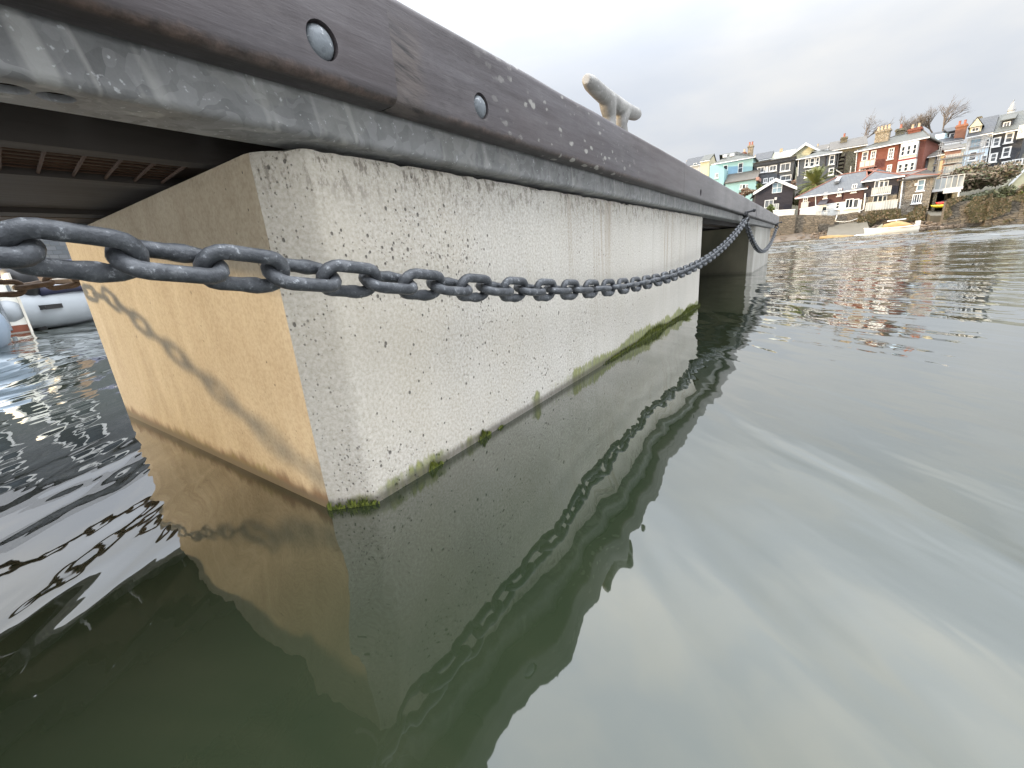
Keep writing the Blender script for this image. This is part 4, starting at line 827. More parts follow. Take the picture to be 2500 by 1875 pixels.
H.pipe([c1(1243, 930), c1(1240, 1110)], 'bboards'); H.pipe([c1(945, 985), c1(1015, 1110), c1(1015, 1200)], 'bboards')
H = House('slate_house', 'grey slate hung house with mossy hipped roof and tall sash windows behind the palm', c1(1500, 868), c1(2018, 796), 78, 78, at(*c1(1750, 1100), 76).z, 8, M['slatewall'])
H.roof_hip(H.uv(c1(1780, 762), 4)[1]-H.h, 'roof_g', 2.8, 3.2, .3)
for w, b_ in (((1580, 870, 1632, 976), (0, 1)), ((1642, 860, 1706, 970), (0, 1)), ((1716, 850, 1766, 952), (0, 1)), ((1888, 822, 1957, 940), (0, 1)), ((1580, 1005, 1732, 1100), (2, 0)), ((1880, 986, 1946, 1076), (0, 1))): H.win(*w, c1, b_, 'trim', 'glass', th=.1)
H.pipe([c1(1502, 880), c1(1492, 1090)], 'trim'); H.pipe([c1(1845, 830), c1(1840, 960)], 'bboards')
# timber stair beside it
P = at(*c1(2045, 1080), 78); st_ = thing('outside_stair', 'weathered timber stair frame between the grey slate and red brick houses', 'stair', P); mb = MB(); hs = at(*c1(2040, 800), 78).z-P.z
for x in (-.8, .1): mb.box((x, 0, -1), (x+.12, .12, hs)); mb.box((x, 1.5, -1), (x+.12, 1.62, hs))
for i in range(6): mb.box((-.8, -.02, hs*i/6), (.22, 1.62, hs*i/6+.07))
mb.build('frame', M['beam'], st_); mb = MB(); mb.tube([(-.7, -.1, 0), (.9, -.1, -.2)], .06, 6); mb.tube([(-.7, -.1, .8), (.6, -.1, -.3)], .06, 6); mb.tube([(.9, -.1, 1.0), (.9, -.1, -1)], .07, 6); mb.build('handrail', M['ltgrey'], st_)
H = House('pale_gable_house', 'house with pale yellow pedimented gable behind the grey slate house', c1(1425, 822), c1(1742, 762), 90, 90, 11, 8, M['pale']); H.roof_front(H.uv(c1(1597, 690))[1]-H.h, 'roof_d', .4)
H = House('pale_roof_house', 'low house with pale yellow cement roofs above the dark slate house', c1(1150, 880), c1(1440, 825), 92, 92, 12, 7, M['cream']); H.roof_gable(1.3, 'roof_c', .1, .2); H.chimney(c1(1285, 800), c1(1285, 740), 6, 3.5, 'chim', 2); H.win(1085, 858, 1140, 885, c1, (0, 0), 'trim', 'glass_l')
H = House('dormer_house', 'dark roofed house with one white dormer behind the slate parapet', c1(940, 892), c1(1150, 875), 91, 91, 12, 7, M['grey']); H.roof_gable(1.5, 'roof_d', .1, .2); H.chimney(c1(960, 850), c1(960, 822), 4, 3.5, 'brick2', 1); H.chimney(c1(1075, 860), c1(1075, 835), 4, 3.5, 'chim', 1)
H = House('green_roof_house', 'far house with pale green dormer on the skyline left of the mossy chimney', c1(1720, 765), c1(2010, 740), 96, 96, 13, 7, M['paleblue']); H.roof_gable(1.2, 'roof_b', .1, .2); H.chimney(c1(1750, 710), c1(1750, 680), 5, 3.5, 'chim', 1); H.win(1870, 712, 1920, 750, c1, (1, 0), 'trim', 'glass_l', y=-.1)
H = House('stone_roof_house', 'brown stone house with big mossy square chimney left of the red brick house', c2(-60, 640), c2(330, 590), 84, 84, at(*c2(100, 900), 80).z, 8, M['chimd']); H.roof_gable(1.6, 'roof_b', .1, .2); H.chimney(c2(95, 640), c2(98, 462), 12, 3.0, 'chimd', 1, 'potr')

H = House('red_brick_house', 'red brick house with white two storey bay windows and cream stone chimney', c2(247, 628), c2(965, 536), 77.5, 75.5, at(*c2(560, 890), 75).z, 8.5, M['brick'])
mb = MB(); mb.box((-.03, -.002, -2), (.0, 8.5, H.h)); mb.build('side_wall', M['tan'], H.root)
H.roof_hip(H.uv(c2(600, 497), 4.2)[1]-H.h, 'roof_g', 2.6, 1.2, .35, ridge='roof_b')
for w, b_ in (((282, 655, 346, 755), (0, 1)), ((374, 645, 430, 758), (1, 2)), ((560, 618, 622, 735), (1, 2)), ((545, 796, 597, 885), (1, 2)), ((250, 838, 320, 890), (1, 0)), ((360, 822, 405, 860), (1, 0))): H.win(*w, c2, b_, 'trim', 'glass_l', th=.12)
for (x0, y0, x1, y1) in ((688, 572, 868, 712), (655, 762, 842, 888)):
    xm = (x0+x1)/2; uL = H.uv(c2(x0, (y0+y1)/2), -.7)[0]; uR = H.uv(c2(x1, (y0+y1)/2), -.7)[0]; zT = H.uv(c2(xm, y0), -.7)[1]; zB = H.uv(c2(xm, y1), -.7)[1]
    mb = MB(); mb.prism([(uL, zB-.15), (uR, zB-.15), (uR, zT+.15), (uL, zT+.15)], -.7, .02); b_ = mb.build('bay', M['white'], H.root); dw = (uR-uL)/3
    for i in range(3): H.win_m(uL+dw*i+.12, uL+dw*(i+1)-.06, zB+.25, zT-.2, (0, 1), 'trim', 'glass', -.7, True, 'window', .06)
uL = H.uv(c2(665, 740), -.62)[0]; uR = H.uv(c2(850, 730), -.62)[0]; mb = MB(); mb.box((uL, -.62, H.uv(c2(755, 760), -.62)[1]), (uR, .02, H.uv(c2(755, 712), -.62)[1])); mb.build('red_bay_panel', M['redpan'], H.root)
H.balcony(255, 745, 420, 815, c2, 0, 1.0, 'pinkw', 2, 'pinkw', 3); H.pipe([c2(232, 640), c2(210, 890)], 'trim'); H.pipe([c2(680, 580), c2(648, 880)], 'boards')
H.chimney(c2(505, 590), c2(520, 378), 26, 2.6, 'chim', 4, 'pot'); H.chimney(c2(700, 490), c2(703, 365), 15, 5.0, 'chimd', 1, 'potr'); H.chimney(c2(845, 490), c2(862, 358), 22, 4.2, 'brick', 2, 'pot')
H = House('dark_roof_house', 'black slate roofed house with skylight and wide white dormer right of the red brick house', c2(962, 600), c2(1345, 552), 84, 84, at(*c2(1000, 800), 80).z, 8, M['ltgrey']); H.roof_gable(H.uv(c2(1140, 452), 4)[1]-H.h, 'roof_d', .1, .3)
H.skylight(c2(1132, 518), 1.3, 1.2, 1.8, .8); H.win(1192, 572, 1292, 618, c2, (3, 0), 'trim', 'glass_l', y=-.05)
def dormer(H, x0, y0, x1, y1, cr, y, mat, wallm, peak=None):
    uL = H.uv(cr(x0, (y0+y1)/2), y)[0]; uR = H.uv(cr(x1, (y0+y1)/2), y)[0]; zT = H.uv(cr((x0+x1)/2, y0), y)[1]; zB = H.uv(cr((x0+x1)/2, y1), y)[1]
    mb = MB(); mb.box((uL-.15, y, zB-.3), (uR+.15, y+2.5, zT+.12)); d_ = mb.build('dormer', M[wallm], H.roof)
    mb = MB()
    if peak: mb.prism([(uL-.35, zT+.05), (uR+.35, zT+.05), ((uL+uR)/2, zT+peak)], y-.2, y+2.8)
    else: mb.add([(uL-.3, y-.25, zT+.13), (uR+.3, y-.25, zT+.13), (uR+.3, y+3.2, zT+1.1), (uL-.3, y+3.2, zT+1.1), (uL-.3, y-.25, zT+.25), (uR+.3, y-.25, zT+.25), (uR+.3, y+3.2, zT+1.2), (uL-.3, y+3.2, zT+1.2)], [(0, 3, 2, 1), (4, 5, 6, 7), (0, 1, 5, 4), (1, 2, 6, 5), (2, 3, 7, 6), (3, 0, 4, 7)])
    mb.build('dormer_roof', M[mat], H.roof)
    if peak: g = MB(); g.prism([(uL-.22, zT+.06), (uR+.22, zT+.06), ((uL+uR)/2, zT+peak-.16)], y-.30, y-.21); g.build('dormer_gable', M[wallm], H.roof)
    H.win_m(uL, uR, zB, zT, (1, 0), 'trim', 'glass_l', y, False, th=.1)
dormer(H, 1212, 455, 1312, 520, c2, 1.5, 'roof_d', 'roof_d')
H = House('cream_house', 'cream and grey rendered house below the black slate roofs', c2(1000, 712), c2(1168, 682), 77, 76.5, at(*c2(1080, 930), 75).z, 7, M['cream']); H.roof_gable(.9, 'roof_b', .15, .3)
H.win(1060, 705, 1092, 780, c2, (0, 1), 'grey', 'glass'); H.win(1038, 806, 1074, 882, c2, (0, 1), 'grey', 'glass')
mb = MB(); g0 = H.uv(c2(930, 750))[0]; mb.box((g0, .3, -2), (-.01, 6.5, H.h-.3)); mb.build('grey_wing', M['grey'], H.root); H.win_m(g0+.5, g0+1.2, H.h-2.3, H.h-.9, (0, 1), 'grey', 'glass', .3); H.win_m(g0+.3, g0+.9, H.h-4.8, H.h-3.4, (0, 1), 'grey', 'glass', .3)
mb = MB(); mb.add([(g0-.2, 0, H.h-.3), (0, 0, H.h-.3), (0, 6.5, H.h+.9), (g0-.2, 6.5, H.h+.9), (g0-.2, 0, H.h-.15), (0, 0, H.h-.15), (0, 6.5, H.h+1.05), (g0-.2, 6.5, H.h+1.05)], [(0, 3, 2, 1), (4, 5, 6, 7), (0, 1, 5, 4), (1, 2, 6, 5), (2, 3, 7, 6), (3, 0, 4, 7)]); mb.build('wing_roof', M['roof_d'], H.root)
# balconied flats under scaffolding
H = House('balcony_flats', 'narrow pinkish flats with stacked balconies wrapped in scaffolding', c2(1178, 640), c2(1345, 622), 76, 76, at(*c2(1240, 930), 75).z, 6, M['pinkw']); H.roof_gable(.8, 'roof_b', .2, .4)
H.balcony(1172, 680, 1350, 762, c2, 0, 1.1, 'rail', True, 'ltgrey', 6); H.balcony(1150, 800, 1335, 880, c2, 0, 1.1, 'rail', True, 'ltgrey', 6)
H.win(1215, 690, 1320, 745, c2, (2, 0), 'trim', 'glass', name='glazed_door'); H.win(1190, 800, 1300, 862, c2, (2, 0), 'trim', 'glass', name='glazed_door')
sc_ = thing('scaffolding', 'tube scaffolding standing against the white house and balconied flats', 'scaffold', H.P+Vector((H.w, -1.6, -1))); mb = MB(); hs = H.uv(c2(1380, 530))[1]+1
for x in (-2.0, .3, 1.6):
    for y in (0, 1.2): mb.tube([(x, y, -1), (x, y, hs)], .03, 5)
for z in (hs*.35, hs*.62, hs*.85, hs*.97):
    for y in (0, 1.2): mb.tube([(-2.2, y, z), (1.8, y, z)], .027, 5)
mb.tube([(-2, 0, hs*.35), (1.6, 0, hs*.62)], .04, 5); mb.build('tubes', M['grey'], sc_); mb = MB(); mb.box((-2.1, .05, hs*.62+.05), (1.7, 1.15, hs*.62+.1)); mb.build('boards', M['jetty'], sc_)
H = House('white_house', 'tall white house pale blue below with cream gabled dormer', c2(1412, 488), c2(1670, 456), 82, 81.5, at(*c2(1500, 830), 79).z, 8, M['white'])
zc = H.uv(c2(1520, 632))[1]; mb = MB(); mb.box((-.02, -.05, -2), (H.w-.01, .02, zc)); mb.build('blue_lower_wall', M['paleblue'], H.root)
H.roof_gable(H.uv(c2(1480, 330), 4)[1]-H.h, 'roof_d', .1, .3)
H.win(1440, 508, 1546, 604, c2, (2, 1), 'grey', 'glass_b'); H.win(1586, 522, 1640, 602, c2, (0, 1), 'trim', 'glass_l'); H.win(1424, 660, 1500, 750, c2, (0, 1), 'trim', 'glass_l', y=-.05); H.win(1548, 696, 1612, 776, c2, (0, 1), 'trim', 'glass_l', y=-.05)
dormer(H, 1448, 398, 1532, 445, c2, .5, 'roof_d', 'cream', 1.15); H.chimney(c2(1355, 430), c2(1358, 322), 19, 3.0, 'brick2', 2, 'potr'); H.chimney(c2(1535, 320), c2(1535, 285), 8, 6, 'chimd', 0)
H.pipe([c2(1600, 460), c2(1590, 560), c2(1535, 640), c2(1510, 790)], 'ltgrey'); H.pipe([c2(1678, 460), c2(1628, 770)], 'trim')
H = House('black_slate_house', 'black slate hung house with large white sash windows right of the white house', c2(1685, 452), c2(2030, 408), 81.5, 80.8, at(*c2(1800, 830), 79).z, 9, M['slatewall_d'])
H.roof_gable(H.uv(c2(1850, 262), 4.5)[1]-H.h, 'roof_g', .1, .3)
for w in ((1674, 505, 1756, 602), (1805, 452, 1897, 562), (1775, 606, 1866, 716), (1643, 672, 1722, 768)): H.win(*w, c2, (0, 1), 'trim', 'glass_l', th=.14)
for w in ((1765, 757, 1866, 816), (1876, 735, 1996, 796)): H.win(*w, c2, (2, 0), 'trim', 'glass', th=.12)
dormer(H, 1785, 338, 1862, 400, c2, 1.0, 'roof_g', 'slatewall_d'); uL = H.uv(c2(1942, 440), -.8)[0]; zT = H.uv(c2(1980, 372), -.8)[1]; zB = H.uv(c2(1980, 512), -.8)[1]; mb = MB(); mb.prism([(uL, zB), (H.w, zB), (H.w, zT), (uL, zT)], -.8, .02); mb.build('bay', M['white'], H.root); H.win_m(uL+.3, H.w-.4, zB+.7, zT-.3, (1, 0), 'trim', 'glass', -.8)
H = House('white_gable_house', 'white gabled house with small spired cupola at the right end of the skyline', c2(1895, 345), c2(2110, 310), 92, 92, 14, 8, M['white']); H.roof_front(H.uv(c2(1960, 245))[1]-H.h, 'roof_b', .3); H.win(1935, 310, 1990, 342, c2, (1, 0), 'trim', 'glass')
u, z = H.uv(c2(1872, 235), 3); zt_ = H.uv(c2(1888, 160), 3)[1]; mb = MB(); mb.tube([(u, 3, 0), (u, 3, z+.2)], .36, 8); cu = mb.build('cupola', M['ltgrey'], H.root); mb = MB(); mb.tube([(u, 3, z+.2), (u, 3, z+1.1), (u, 3, z+1.5), (u, 3, zt_)], [.45, .18, .07, .03], 8); mb.build('spire', M['grey'], cu)
H = House('yellow_gable_shed', 'pale yellow sunlit gabled building behind the bare shrub at the right edge', c2(1862, 1000), c2(2180, 965), 70, 70, at(*c2(1930, 1060), 68).z, 7, M['pale']); H.roof_front(H.uv(c2(2020, 800))[1]-H.h, 'roof_c', .15)

# --- plants
def leaves(mb, c, r, n, size, rnd, flat=0, mi=(0,), shell=.35):
    for _ in range(n):
        while True:
            d = Vector((rnd.uniform(-1, 1), rnd.uniform(-1, 1), rnd.uniform(-1, 1)))
            if .05 < d.length <= 1: break
        d = d.normalized()*(shell+(1-shell)*rnd.random()**.6)
        p = Vector(c)+Vector((d.x*r[0], d.y*r[1], d.z*r[2])); s = size*rnd.uniform(.6, 1.4)
        a = Vector((rnd.gauss(0, 1), rnd.gauss(0, 1), rnd.gauss(0, 1))).normalized(); b = a.orthogonal().normalized()
        mb.add([p-a*s, p+b*s*.45, p+a*s, p-b*s*.45], [(0, 1, 2, 3)], rnd.choice(mi))
def bush(name, label, cat, px, Y, wpx, hpx, mats, n=2600, size=.16, seed=1, lobes=9, kind=None):
    rnd = random.Random(seed); P = at(*px, Y); dep = (P-O).dot(F); w = wpx*dep/FPX; h = hpx*dep/FPX; t = thing(name, label, cat, P); mb = MB(); st = MB()
    for i in range(lobes):
        x = rnd.uniform(-.5, .5)*w*.8; y = rnd.uniform(-.5, .5)*w*.4; z = h*(rnd.uniform(.08, .66) if i % 2 else rnd.uniform(.02, .25))*(1-.9*(x/w)**2); rr = rnd.uniform(.16, .3)
        leaves(mb, (x, y, z), (w*rr, w*rr*.7, h*rnd.uniform(.22, .34)), n//lobes, size, rnd, mi=tuple(range(len(mats))))
        st.tube([(0, 0, -.4), (x*.4, y*.4, z*.5), (x, y, z)], [.09, .05, .015], 5)
        for k in range(8):
            q = Vector((x, y, z))+Vector((rnd.gauss(0, 1)*w*.16, rnd.gauss(0, 1)*w*.1, abs(rnd.gauss(0, 1))*h*.22)); st.tube([(x, y, z-.1*h), q], [.02, .006], 4)
    mb.build('foliage', [M[m] for m in mats], t); st.build('stems', M['bark'], t); return t
bush('scrub_bush', 'large brown winter scrub covering the slope under the white house', 'shrub', c2(1560, 1010), 66, 120, 62, ['scrub', 'scrub', 'olive'], 5200, .17, 3, 14)
bush('scrub_bush', 'brown leafless thicket just under the black slate house', 'shrub', c2(1700, 900), 70, 70, 34, ['scrub', 'scrub', 'olive'], 2600, .17, 4)
bush('evergreen_bush', 'dark evergreen mass spreading along the slope above the ivy wall', 'shrub', c2(1640, 1180), 63, 95, 42, ['olive', 'ivy', 'olive'], 4200, .15, 5, 12)
bush('evergreen_bush', 'dark green bush below the scaffolded flats', 'shrub', c2(1290, 1000), 69, 42, 28, ['olive', 'ivy', 'scrub'], 1800, .16, 6)
bush('scrub_bush', 'thin pale scrub in front of the yellow gabled building', 'shrub', c2(1990, 1140), 63, 60, 40, ['scrub', 'green', 'scrub'], 1500, .13, 7)
bush('bramble', 'rust coloured bramble left of the palm', 'shrub', c1(1440, 1240), 70, 20, 22, ['rustb', 'scrub'], 700, .14, 8, 5)
bush('bramble', 'low reddish bramble in front of the turquoise house', 'shrub', c1(820, 1320), 72, 48, 18, ['rustb', 'scrub', 'scrub'], 1300, .14, 9, 7)
bush('garden_bush', 'small bright green bush beside the black gabled roof', 'shrub', c1(1045, 1250), 73, 22, 16, ['green', 'olive'], 700, .14, 10, 5)
bush('garden_bush', 'green shrub with pale stems below the black gabled house', 'shrub', c1(1120, 1520), 63.5, 20, 20, ['green', 'olive'], 700, .12, 12, 5)
bush('garden_bush', 'dark shrubs behind the palm trunk', 'shrub', c1(1500, 1420), 67.5, 34, 34, ['olive', 'ivy'], 1500, .15, 13, 6)
def ivy(label, pts, Y, n, seed, mats, size=.11):
    rnd = random.Random(seed); mb = MB(); P = [at(*p, Y) for p in pts]
    x0, x1 = P[0].x, P[1].x; zb, zt_ = P[2].z, P[0].z
    for _ in range(n):
        x = rnd.uniform(x0, x1); t = rnd.random(); z = zb+(zt_-zb)*t+.25*noise.noise(Vector((x*.8, 0, seed)))
        if noise.noise(Vector((x*.6, z*.9, seed*2.0))) < -.28+.30*(1-t): continue
        p = Vector((x, Y-.25-rnd.random()*.22, z)); s = size*rnd.uniform(.6, 1.5); a = Vector((rnd.gauss(0, 1), rnd.gauss(0, .4), rnd.gauss(0, 1)-.5)).normalized(); b = a.cross(Vector((0, 1, .4))).normalized()
        mb.add([p-a*s, p+b*s*.55, p+a*s, p-b*s*.55], [(0, 1, 2, 3)], rnd.randrange(len(mats)))
    tag(mb.build('ivy', [M[m] for m in mats]), label, 'ivy', kind='stuff')
ivy('brown ivy draping the footing wall under the stone house', [c2(245, 1310), c2(950, 1290), c2(600, 1440)], 59.9, 5200, 21, ['ivy', 'ivy', 'scrub'])
ivy('thick ivy hanging over the long harbour wall', [c2(1190, 1165), c2(1640, 1165), c2(1400, 1400)], 57.0, 9000, 22, ['ivy', 'scrub', 'ivy'])
ivy('patchy ivy on the stained wall at the far right', [c2(1640, 1165), c2(2060, 1140), c2(1800, 1400)], 56.6, 8000, 23, ['ivy', 'scrub', 'ivy'])
# palm
P = at(*c1(1690, 1330), 67.5); pt = thing('palm_tree', 'bushy palm with arching fronds between the black gable and the brown boarded house', 'palm tree', P)
dep = (P-O).dot(F); hT = 130/5.183*dep/FPX; rf = 245/5.183*dep/FPX; mb = MB(); mb.tube([(0, 0, -1.5), (.05, 0, hT*.5), (0, 0, hT)], [.42, .36, .40], 10); mb.build('trunk', M['trunk'], pt)
mb = MB(); rnd = random.Random(5)
for i in range(64):
    az = rnd.uniform(0, 2*math.pi); el = R_(rnd.uniform(-25, 80)); L = rf*rnd.uniform(.75, 1.05); droop = rnd.uniform(.5, 1.1); pts = []
    d = Vector((math.cos(az)*math.cos(el), math.sin(az)*math.cos(el), math.sin(el))); p = Vector((0, 0, hT))
    for k in range(11):
        pts.append(p.copy()); d = (d+Vector((0, 0, -droop*.085*(k/4)))).normalized(); p = p+d*(L/10)
    mb.tube(pts, [.035*(1-k/11)+.008 for k in range(11)], 4)
    for k in range(1, 10):
        t = (pts[k+1]-pts[k-1]).normalized(); s = t.cross(Vector((0, 0, 1))); s = s.normalized() if s.length > .05 else Vector((1, 0, 0))
        for f in (0, .5):
            base = pts[k].lerp(pts[k+1], f); ll = .55*math.sin(math.pi*(k+f+.8)/11.5)+.1
            for sg in (-1, 1): q = base+(s*sg*.75+t*.6+Vector((0, 0, -.28)))*ll; mb.add([base-t*.035, base+t*.035, q], [(0, 1, 2)])
mb.build('crown', M['palm'], pt)
# bare trees
def bare_tree(label, px, ptop, wpx, Y, seed, lean=.15, dens=1.0):
    rnd = random.Random(seed); P = at(*px, Y); T_ = at(*ptop, Y); h = T_.z-P.z; dep = (P-O).dot(F); w = wpx*dep/FPX
    t = thing('bare_tree', label, 'tree', P-Vector((0, 0, 1.5)), 0, 'leafless trees on the skyline'); tr = MB(); cr = MB()
    def grow(mb, p, d, L, r, lv):
        k = 4; pts = [p]; q = p.copy(); dd = d.copy()
        for i in range(k):
            dd = (dd+Vector((rnd.gauss(0, .11), rnd.gauss(0, .11), rnd.gauss(0, .05)+.03))).normalized(); q = q+dd*(L/k); pts.append(q.copy())
        mb.tube(pts, [r*(1-.45*i/k) for i in range(k+1)], 5 if lv < 2 else 3, cap=False)
        if lv >= 5 or L < .22: return
        for c in range(rnd.choice((2, 3, 3)) if lv else 5):
            a = rnd.uniform(.3, 1.0) if lv else 1; b = min(1, max(.35, a)); i = int(b*k); s = pts[min(i, k)]
            ax = Vector((rnd.gauss(0, 1), rnd.gauss(0, 1), rnd.gauss(0, .3))).normalized(); ang = R_(rnd.uniform(18, 48)); nd_ = (Matrix.Rotation(ang, 3, dd.cross(ax).normalized())@dd)
            nd_ = (nd_+Vector((lean*.3, 0, .12))).normalized(); grow(cr, s, nd_, L*rnd.uniform(.62, .85), r*.56, lv+1)
    grow(tr, Vector((0, 0, 0)), Vector((lean*.3, 0, 1)).normalized(), h*.34+1.2, .16, 0)
    tr.build('trunk', M['bark'], t); cr.build('crown', M['bark'], t)
bare_tree('bare tree behind the mossy stone chimney', c2(230, 600), c2(310, 325), 75, 93, 31, .5)
bare_tree('small bare tree between the two chimneys of the red brick house', c2(620, 520), c2(640, 345), 40, 98, 32, .4)
bare_tree('slender bare tree just right of the red brick chimney', c2(960, 480), c2(930, 285), 40, 97, 33, .2)
bare_tree('widest bare tree above the black slate roofs', c2(1150, 450), c2(1250, 160), 95, 95, 34, .6)
bare_tree('second bare tree leaning over the black slate roofs', c2(1060, 450), c2(1080, 220), 60, 97, 35, .3)
bare_tree('faint bare tree left of the red brick chimney', c2(770, 500), c2(790, 350), 40, 100, 36, .3)

# --- covered boat by the slipway
A = at(*c2(312, 1560), 54.2); B = at(*c2(872, 1500), 54.2); L = (B-A).length; bt = thing('sailing_dinghy', 'cream open boat under a tan canvas cover moored at the slipway', 'boat', ((A.x+B.x)/2, 54.2, 0), math.atan2(B.y-A.y, B.x-A.x))
def hull_rings(L, W, h, n=17, stern=.75, sheer=.22):
    rr = []
    for i in range(n):
        t = i/(n-1); s = 2*t-1; w = W/2*(math.sin(math.pi*min(1, .5*(t*1.25+.02)+.0))**.75 if t < .6 else 1-(1-stern)*((t-.6)/.4)**2); w *= min(1, (t/.30+.02))**.6
        top = h*(1+sheer*(abs(s)**2)*(1.3 if s < 0 else .6)); sec = []
        for k in range(9):
            a = math.pi*k/8; sec.append((s*L/2-(.18*L*.25*(1-t)**4*(1 if k in (0, 8) else .3)), -w*math.cos(a)*(abs(math.cos(a))**-.35 if abs(math.cos(a)) > .05 else 1), top-(top+.18)*math.sin(a)**.8))
        rr.append(sec)
    return rr
rr = hull_rings(L, 1.8, .50); mb = MB(); mb.loft(rr, closed=False); n9 = len(rr)
mb.add(rr[-1], [tuple(range(9))]); mb.build('hull', M['hully'], bt, True, 50)
mb = MB(); mb.tube([r[0] for r in rr], .045, 6); mb.tube([r[8] for r in rr], .045, 6); mb.build('gunwale', M['hullw'], bt, True)
mb = MB(); rings = []
for i in range(13):
    t = i/12; x = -L*.20+t*L*.58; k = int((x/L+.5)*16); sec = rr[min(16, max(0, k))]; w = abs(sec[0][1])*1.03; zz = sec[0][2]; hh = .62*math.sin(math.pi*(t*.86+.10))**.7+.05*noise.noise(Vector((t*6, 0, 0)))
    rings.append([(x, -w*math.cos(math.pi*q/10), zz-.06+hh*math.sin(math.pi*q/10)**.8+.03*noise.noise(Vector((x*2, q, 0)))) for q in range(11)])
mb.loft(rings, closed=False); mb.add(rings[0], [tuple(range(11))]); mb.add(rings[-1], [tuple(range(10, -1, -1))]); mb.build('canvas_cover', M['canvas'], bt, True)
mb = MB(); rings = []
for i in range(6):
    t = i/5; x = -L*.31+t*L*.12; zz = rr[5][0][2]; hh = .12+.42*t; rings.append([(x, -.55*(.6+.4*t)*math.cos(math.pi*q/8), zz-.1+hh*math.sin(math.pi*q/8)) for q in range(9)])
mb.loft(rings, closed=False); mb.build('bow_cover', M['canvasg'], bt, True)
q0 = at(*c2(550, 1398), 54.2); q1 = at(*c2(752, 1372), 54.2); mb = MB(); mb.tube([(q0.x-bt.location.x, 0, q0.z), (q1.x-bt.location.x, 0, q1.z)], .05, 8); mb.tube([((q0.x+q1.x)/2-bt.location.x, 0, .7), ((q0.x+q1.x)/2-bt.location.x, 0, (q0.z+q1.z)/2)], .03, 6); mb.build('lowered_spar', M['trim'], bt, True)
mb = MB(); mb.box((L*.44, -.28, .2), (L*.52, .28, .95)); mb.box((L*.45, -.12, -.2), (L*.50, .12, .2)); mb.build('outboard_motor', M['ltgrey'], bt)
p = at(*c5(1630, 690), 54); tag((lambda m: (m.ball((p.x, p.y, .05), (.5, .16, .10), n=10), m.build('float', M['hullw'], None, True))[1])(MB()), 'small white float lying on the water by the boat bow', 'float')
# mooring rope along the white wall
r0 = at(*c5(1275, 465), 58.8); r1 = at(*c5(1410, 478), 58.3); r2 = at(*c5(1590, 430), 58.8); mb = MB(); mb.tube([r0, r0.lerp(r1, .5)-Vector((0, 0, .02)), r1, r1.lerp(r2, .5)-Vector((0, 0, .05)), r2], .035, 6); mb.tube([r0, at(*c5(1300, 385), 59)], .05, 6); tag(mb.build('mooring_rope', M['rail'], None, True), 'pale rope strung along the wall beside the slipway', 'rope')

# ------------------------------------------------------------------ left side: boats beyond the pontoon, jetty, quay building
def near(px, py, X): d = ray(px, py); t = X/d.x; return O+d*t
XB = -7.0
a = near(105, 790, XB); b = near(197, 790, XB)
rib = thing('inflatable_boat', 'grey inflatable boat end seen beyond the pontoon corner', 'boat', (XB-.25, (a.y+b.y)/2-.10, 0), R_(-38)); bpy.context.view_layer.update()
mb = MB(); yc = 0; n = 20
def tube_end(y):
    rr = []; R0 = .25
    for x, r in ((.62, .02), (.60, .07), (.52, .13), (.36, .19), (.12, .235), (-.3, R0), (-1.4, R0), (-3.2, R0), (-3.6, .2)):
        rr.append([(x, y+r*math.cos(2*math.pi*k/n), .24+r*math.sin(2*math.pi*k/n)) for k in range(n)])
    return rr
mb.loft(tube_end(.0)); mb.build('side_tube', M['tube'], rib, True); mb = MB(); mb.loft(tube_end(-1.5)); mb.build('side_tube', M['tube'], rib, True)
mb = MB(); mb.box((-3.0, -1.4, .08), (-.1, -.1, .30)); mb.box((-.14, -1.3, .05), (-.06, -.2, .55)); mb.build('floor', M['hullw'], rib)
mb = MB(); mb.tube([(.2, .17, .41), (-.3, .20, .44), (-3, .20, .44)], .05, 8); mb.build('rubbing_strip', M['navy'], rib, True)
mb = MB(); mb.box((.05, .16, .22), (.32, .25, .27)); mb.build('grab_handle', M['blackp'], rib)
om = thing('outboard_motor', 'black outboard motor tilted up between the white boat and the inflatable', 'outboard motor', (XB-.1, near(85, 760, XB).y, 0)); mb = MB(); rings = []
for z, w, l in ((.34, .06, .1), (.40, .12, .2), (.52, .14, .25), (.66, .12, .22), (.72, .06, .12)): rings.append([(l*math.cos(2*math.pi*k/12), w*math.sin(2*math.pi*k/12), z) for k in range(12)])
mb.loft(rings); mb.build('cowling', M['blackp'], om, True); mb = MB(); mb.tube([(0, 0, -.3), (0, 0, .36)], .06, 8); mb.build('leg', M['blackp'], om, True)
y0 = near(-40, 790, XB).y; y1 = near(75, 790, XB).y
mbt = thing('motor_boat', 'white motor boat with rusty red waterline left of the inflatable', 'boat', (XB-.1, (y0+y1)/2, 0)); hw = (y1-y0)/2
rings = []
for x, k, hz in ((.3, .86, .50), (.0, .92, .52), (-1.5, 1, .55), (-3, .9, .60), (-4.4, .5, .68), (-5, .05, .74)): rings.append([(x, hw*k*c_, z) for c_, z in ((-1, hz), (-.97, .2), (-.8, -.05), (0, -.2), (.8, -.05), (.97, .2), (1, hz))])
mb = MB(); mb.loft(rings, closed=False); mb.add(rings[0], [tuple(range(7))]); mb.add([(p[0], p[1], p[2]-.04) for r in rings for p in (r[0], r[6])], [(2*i, 2*i+1, 2*i+3, 2*i+2) for i in range(5)]); mb.build('hull', M['hullw'], mbt, True, 35)
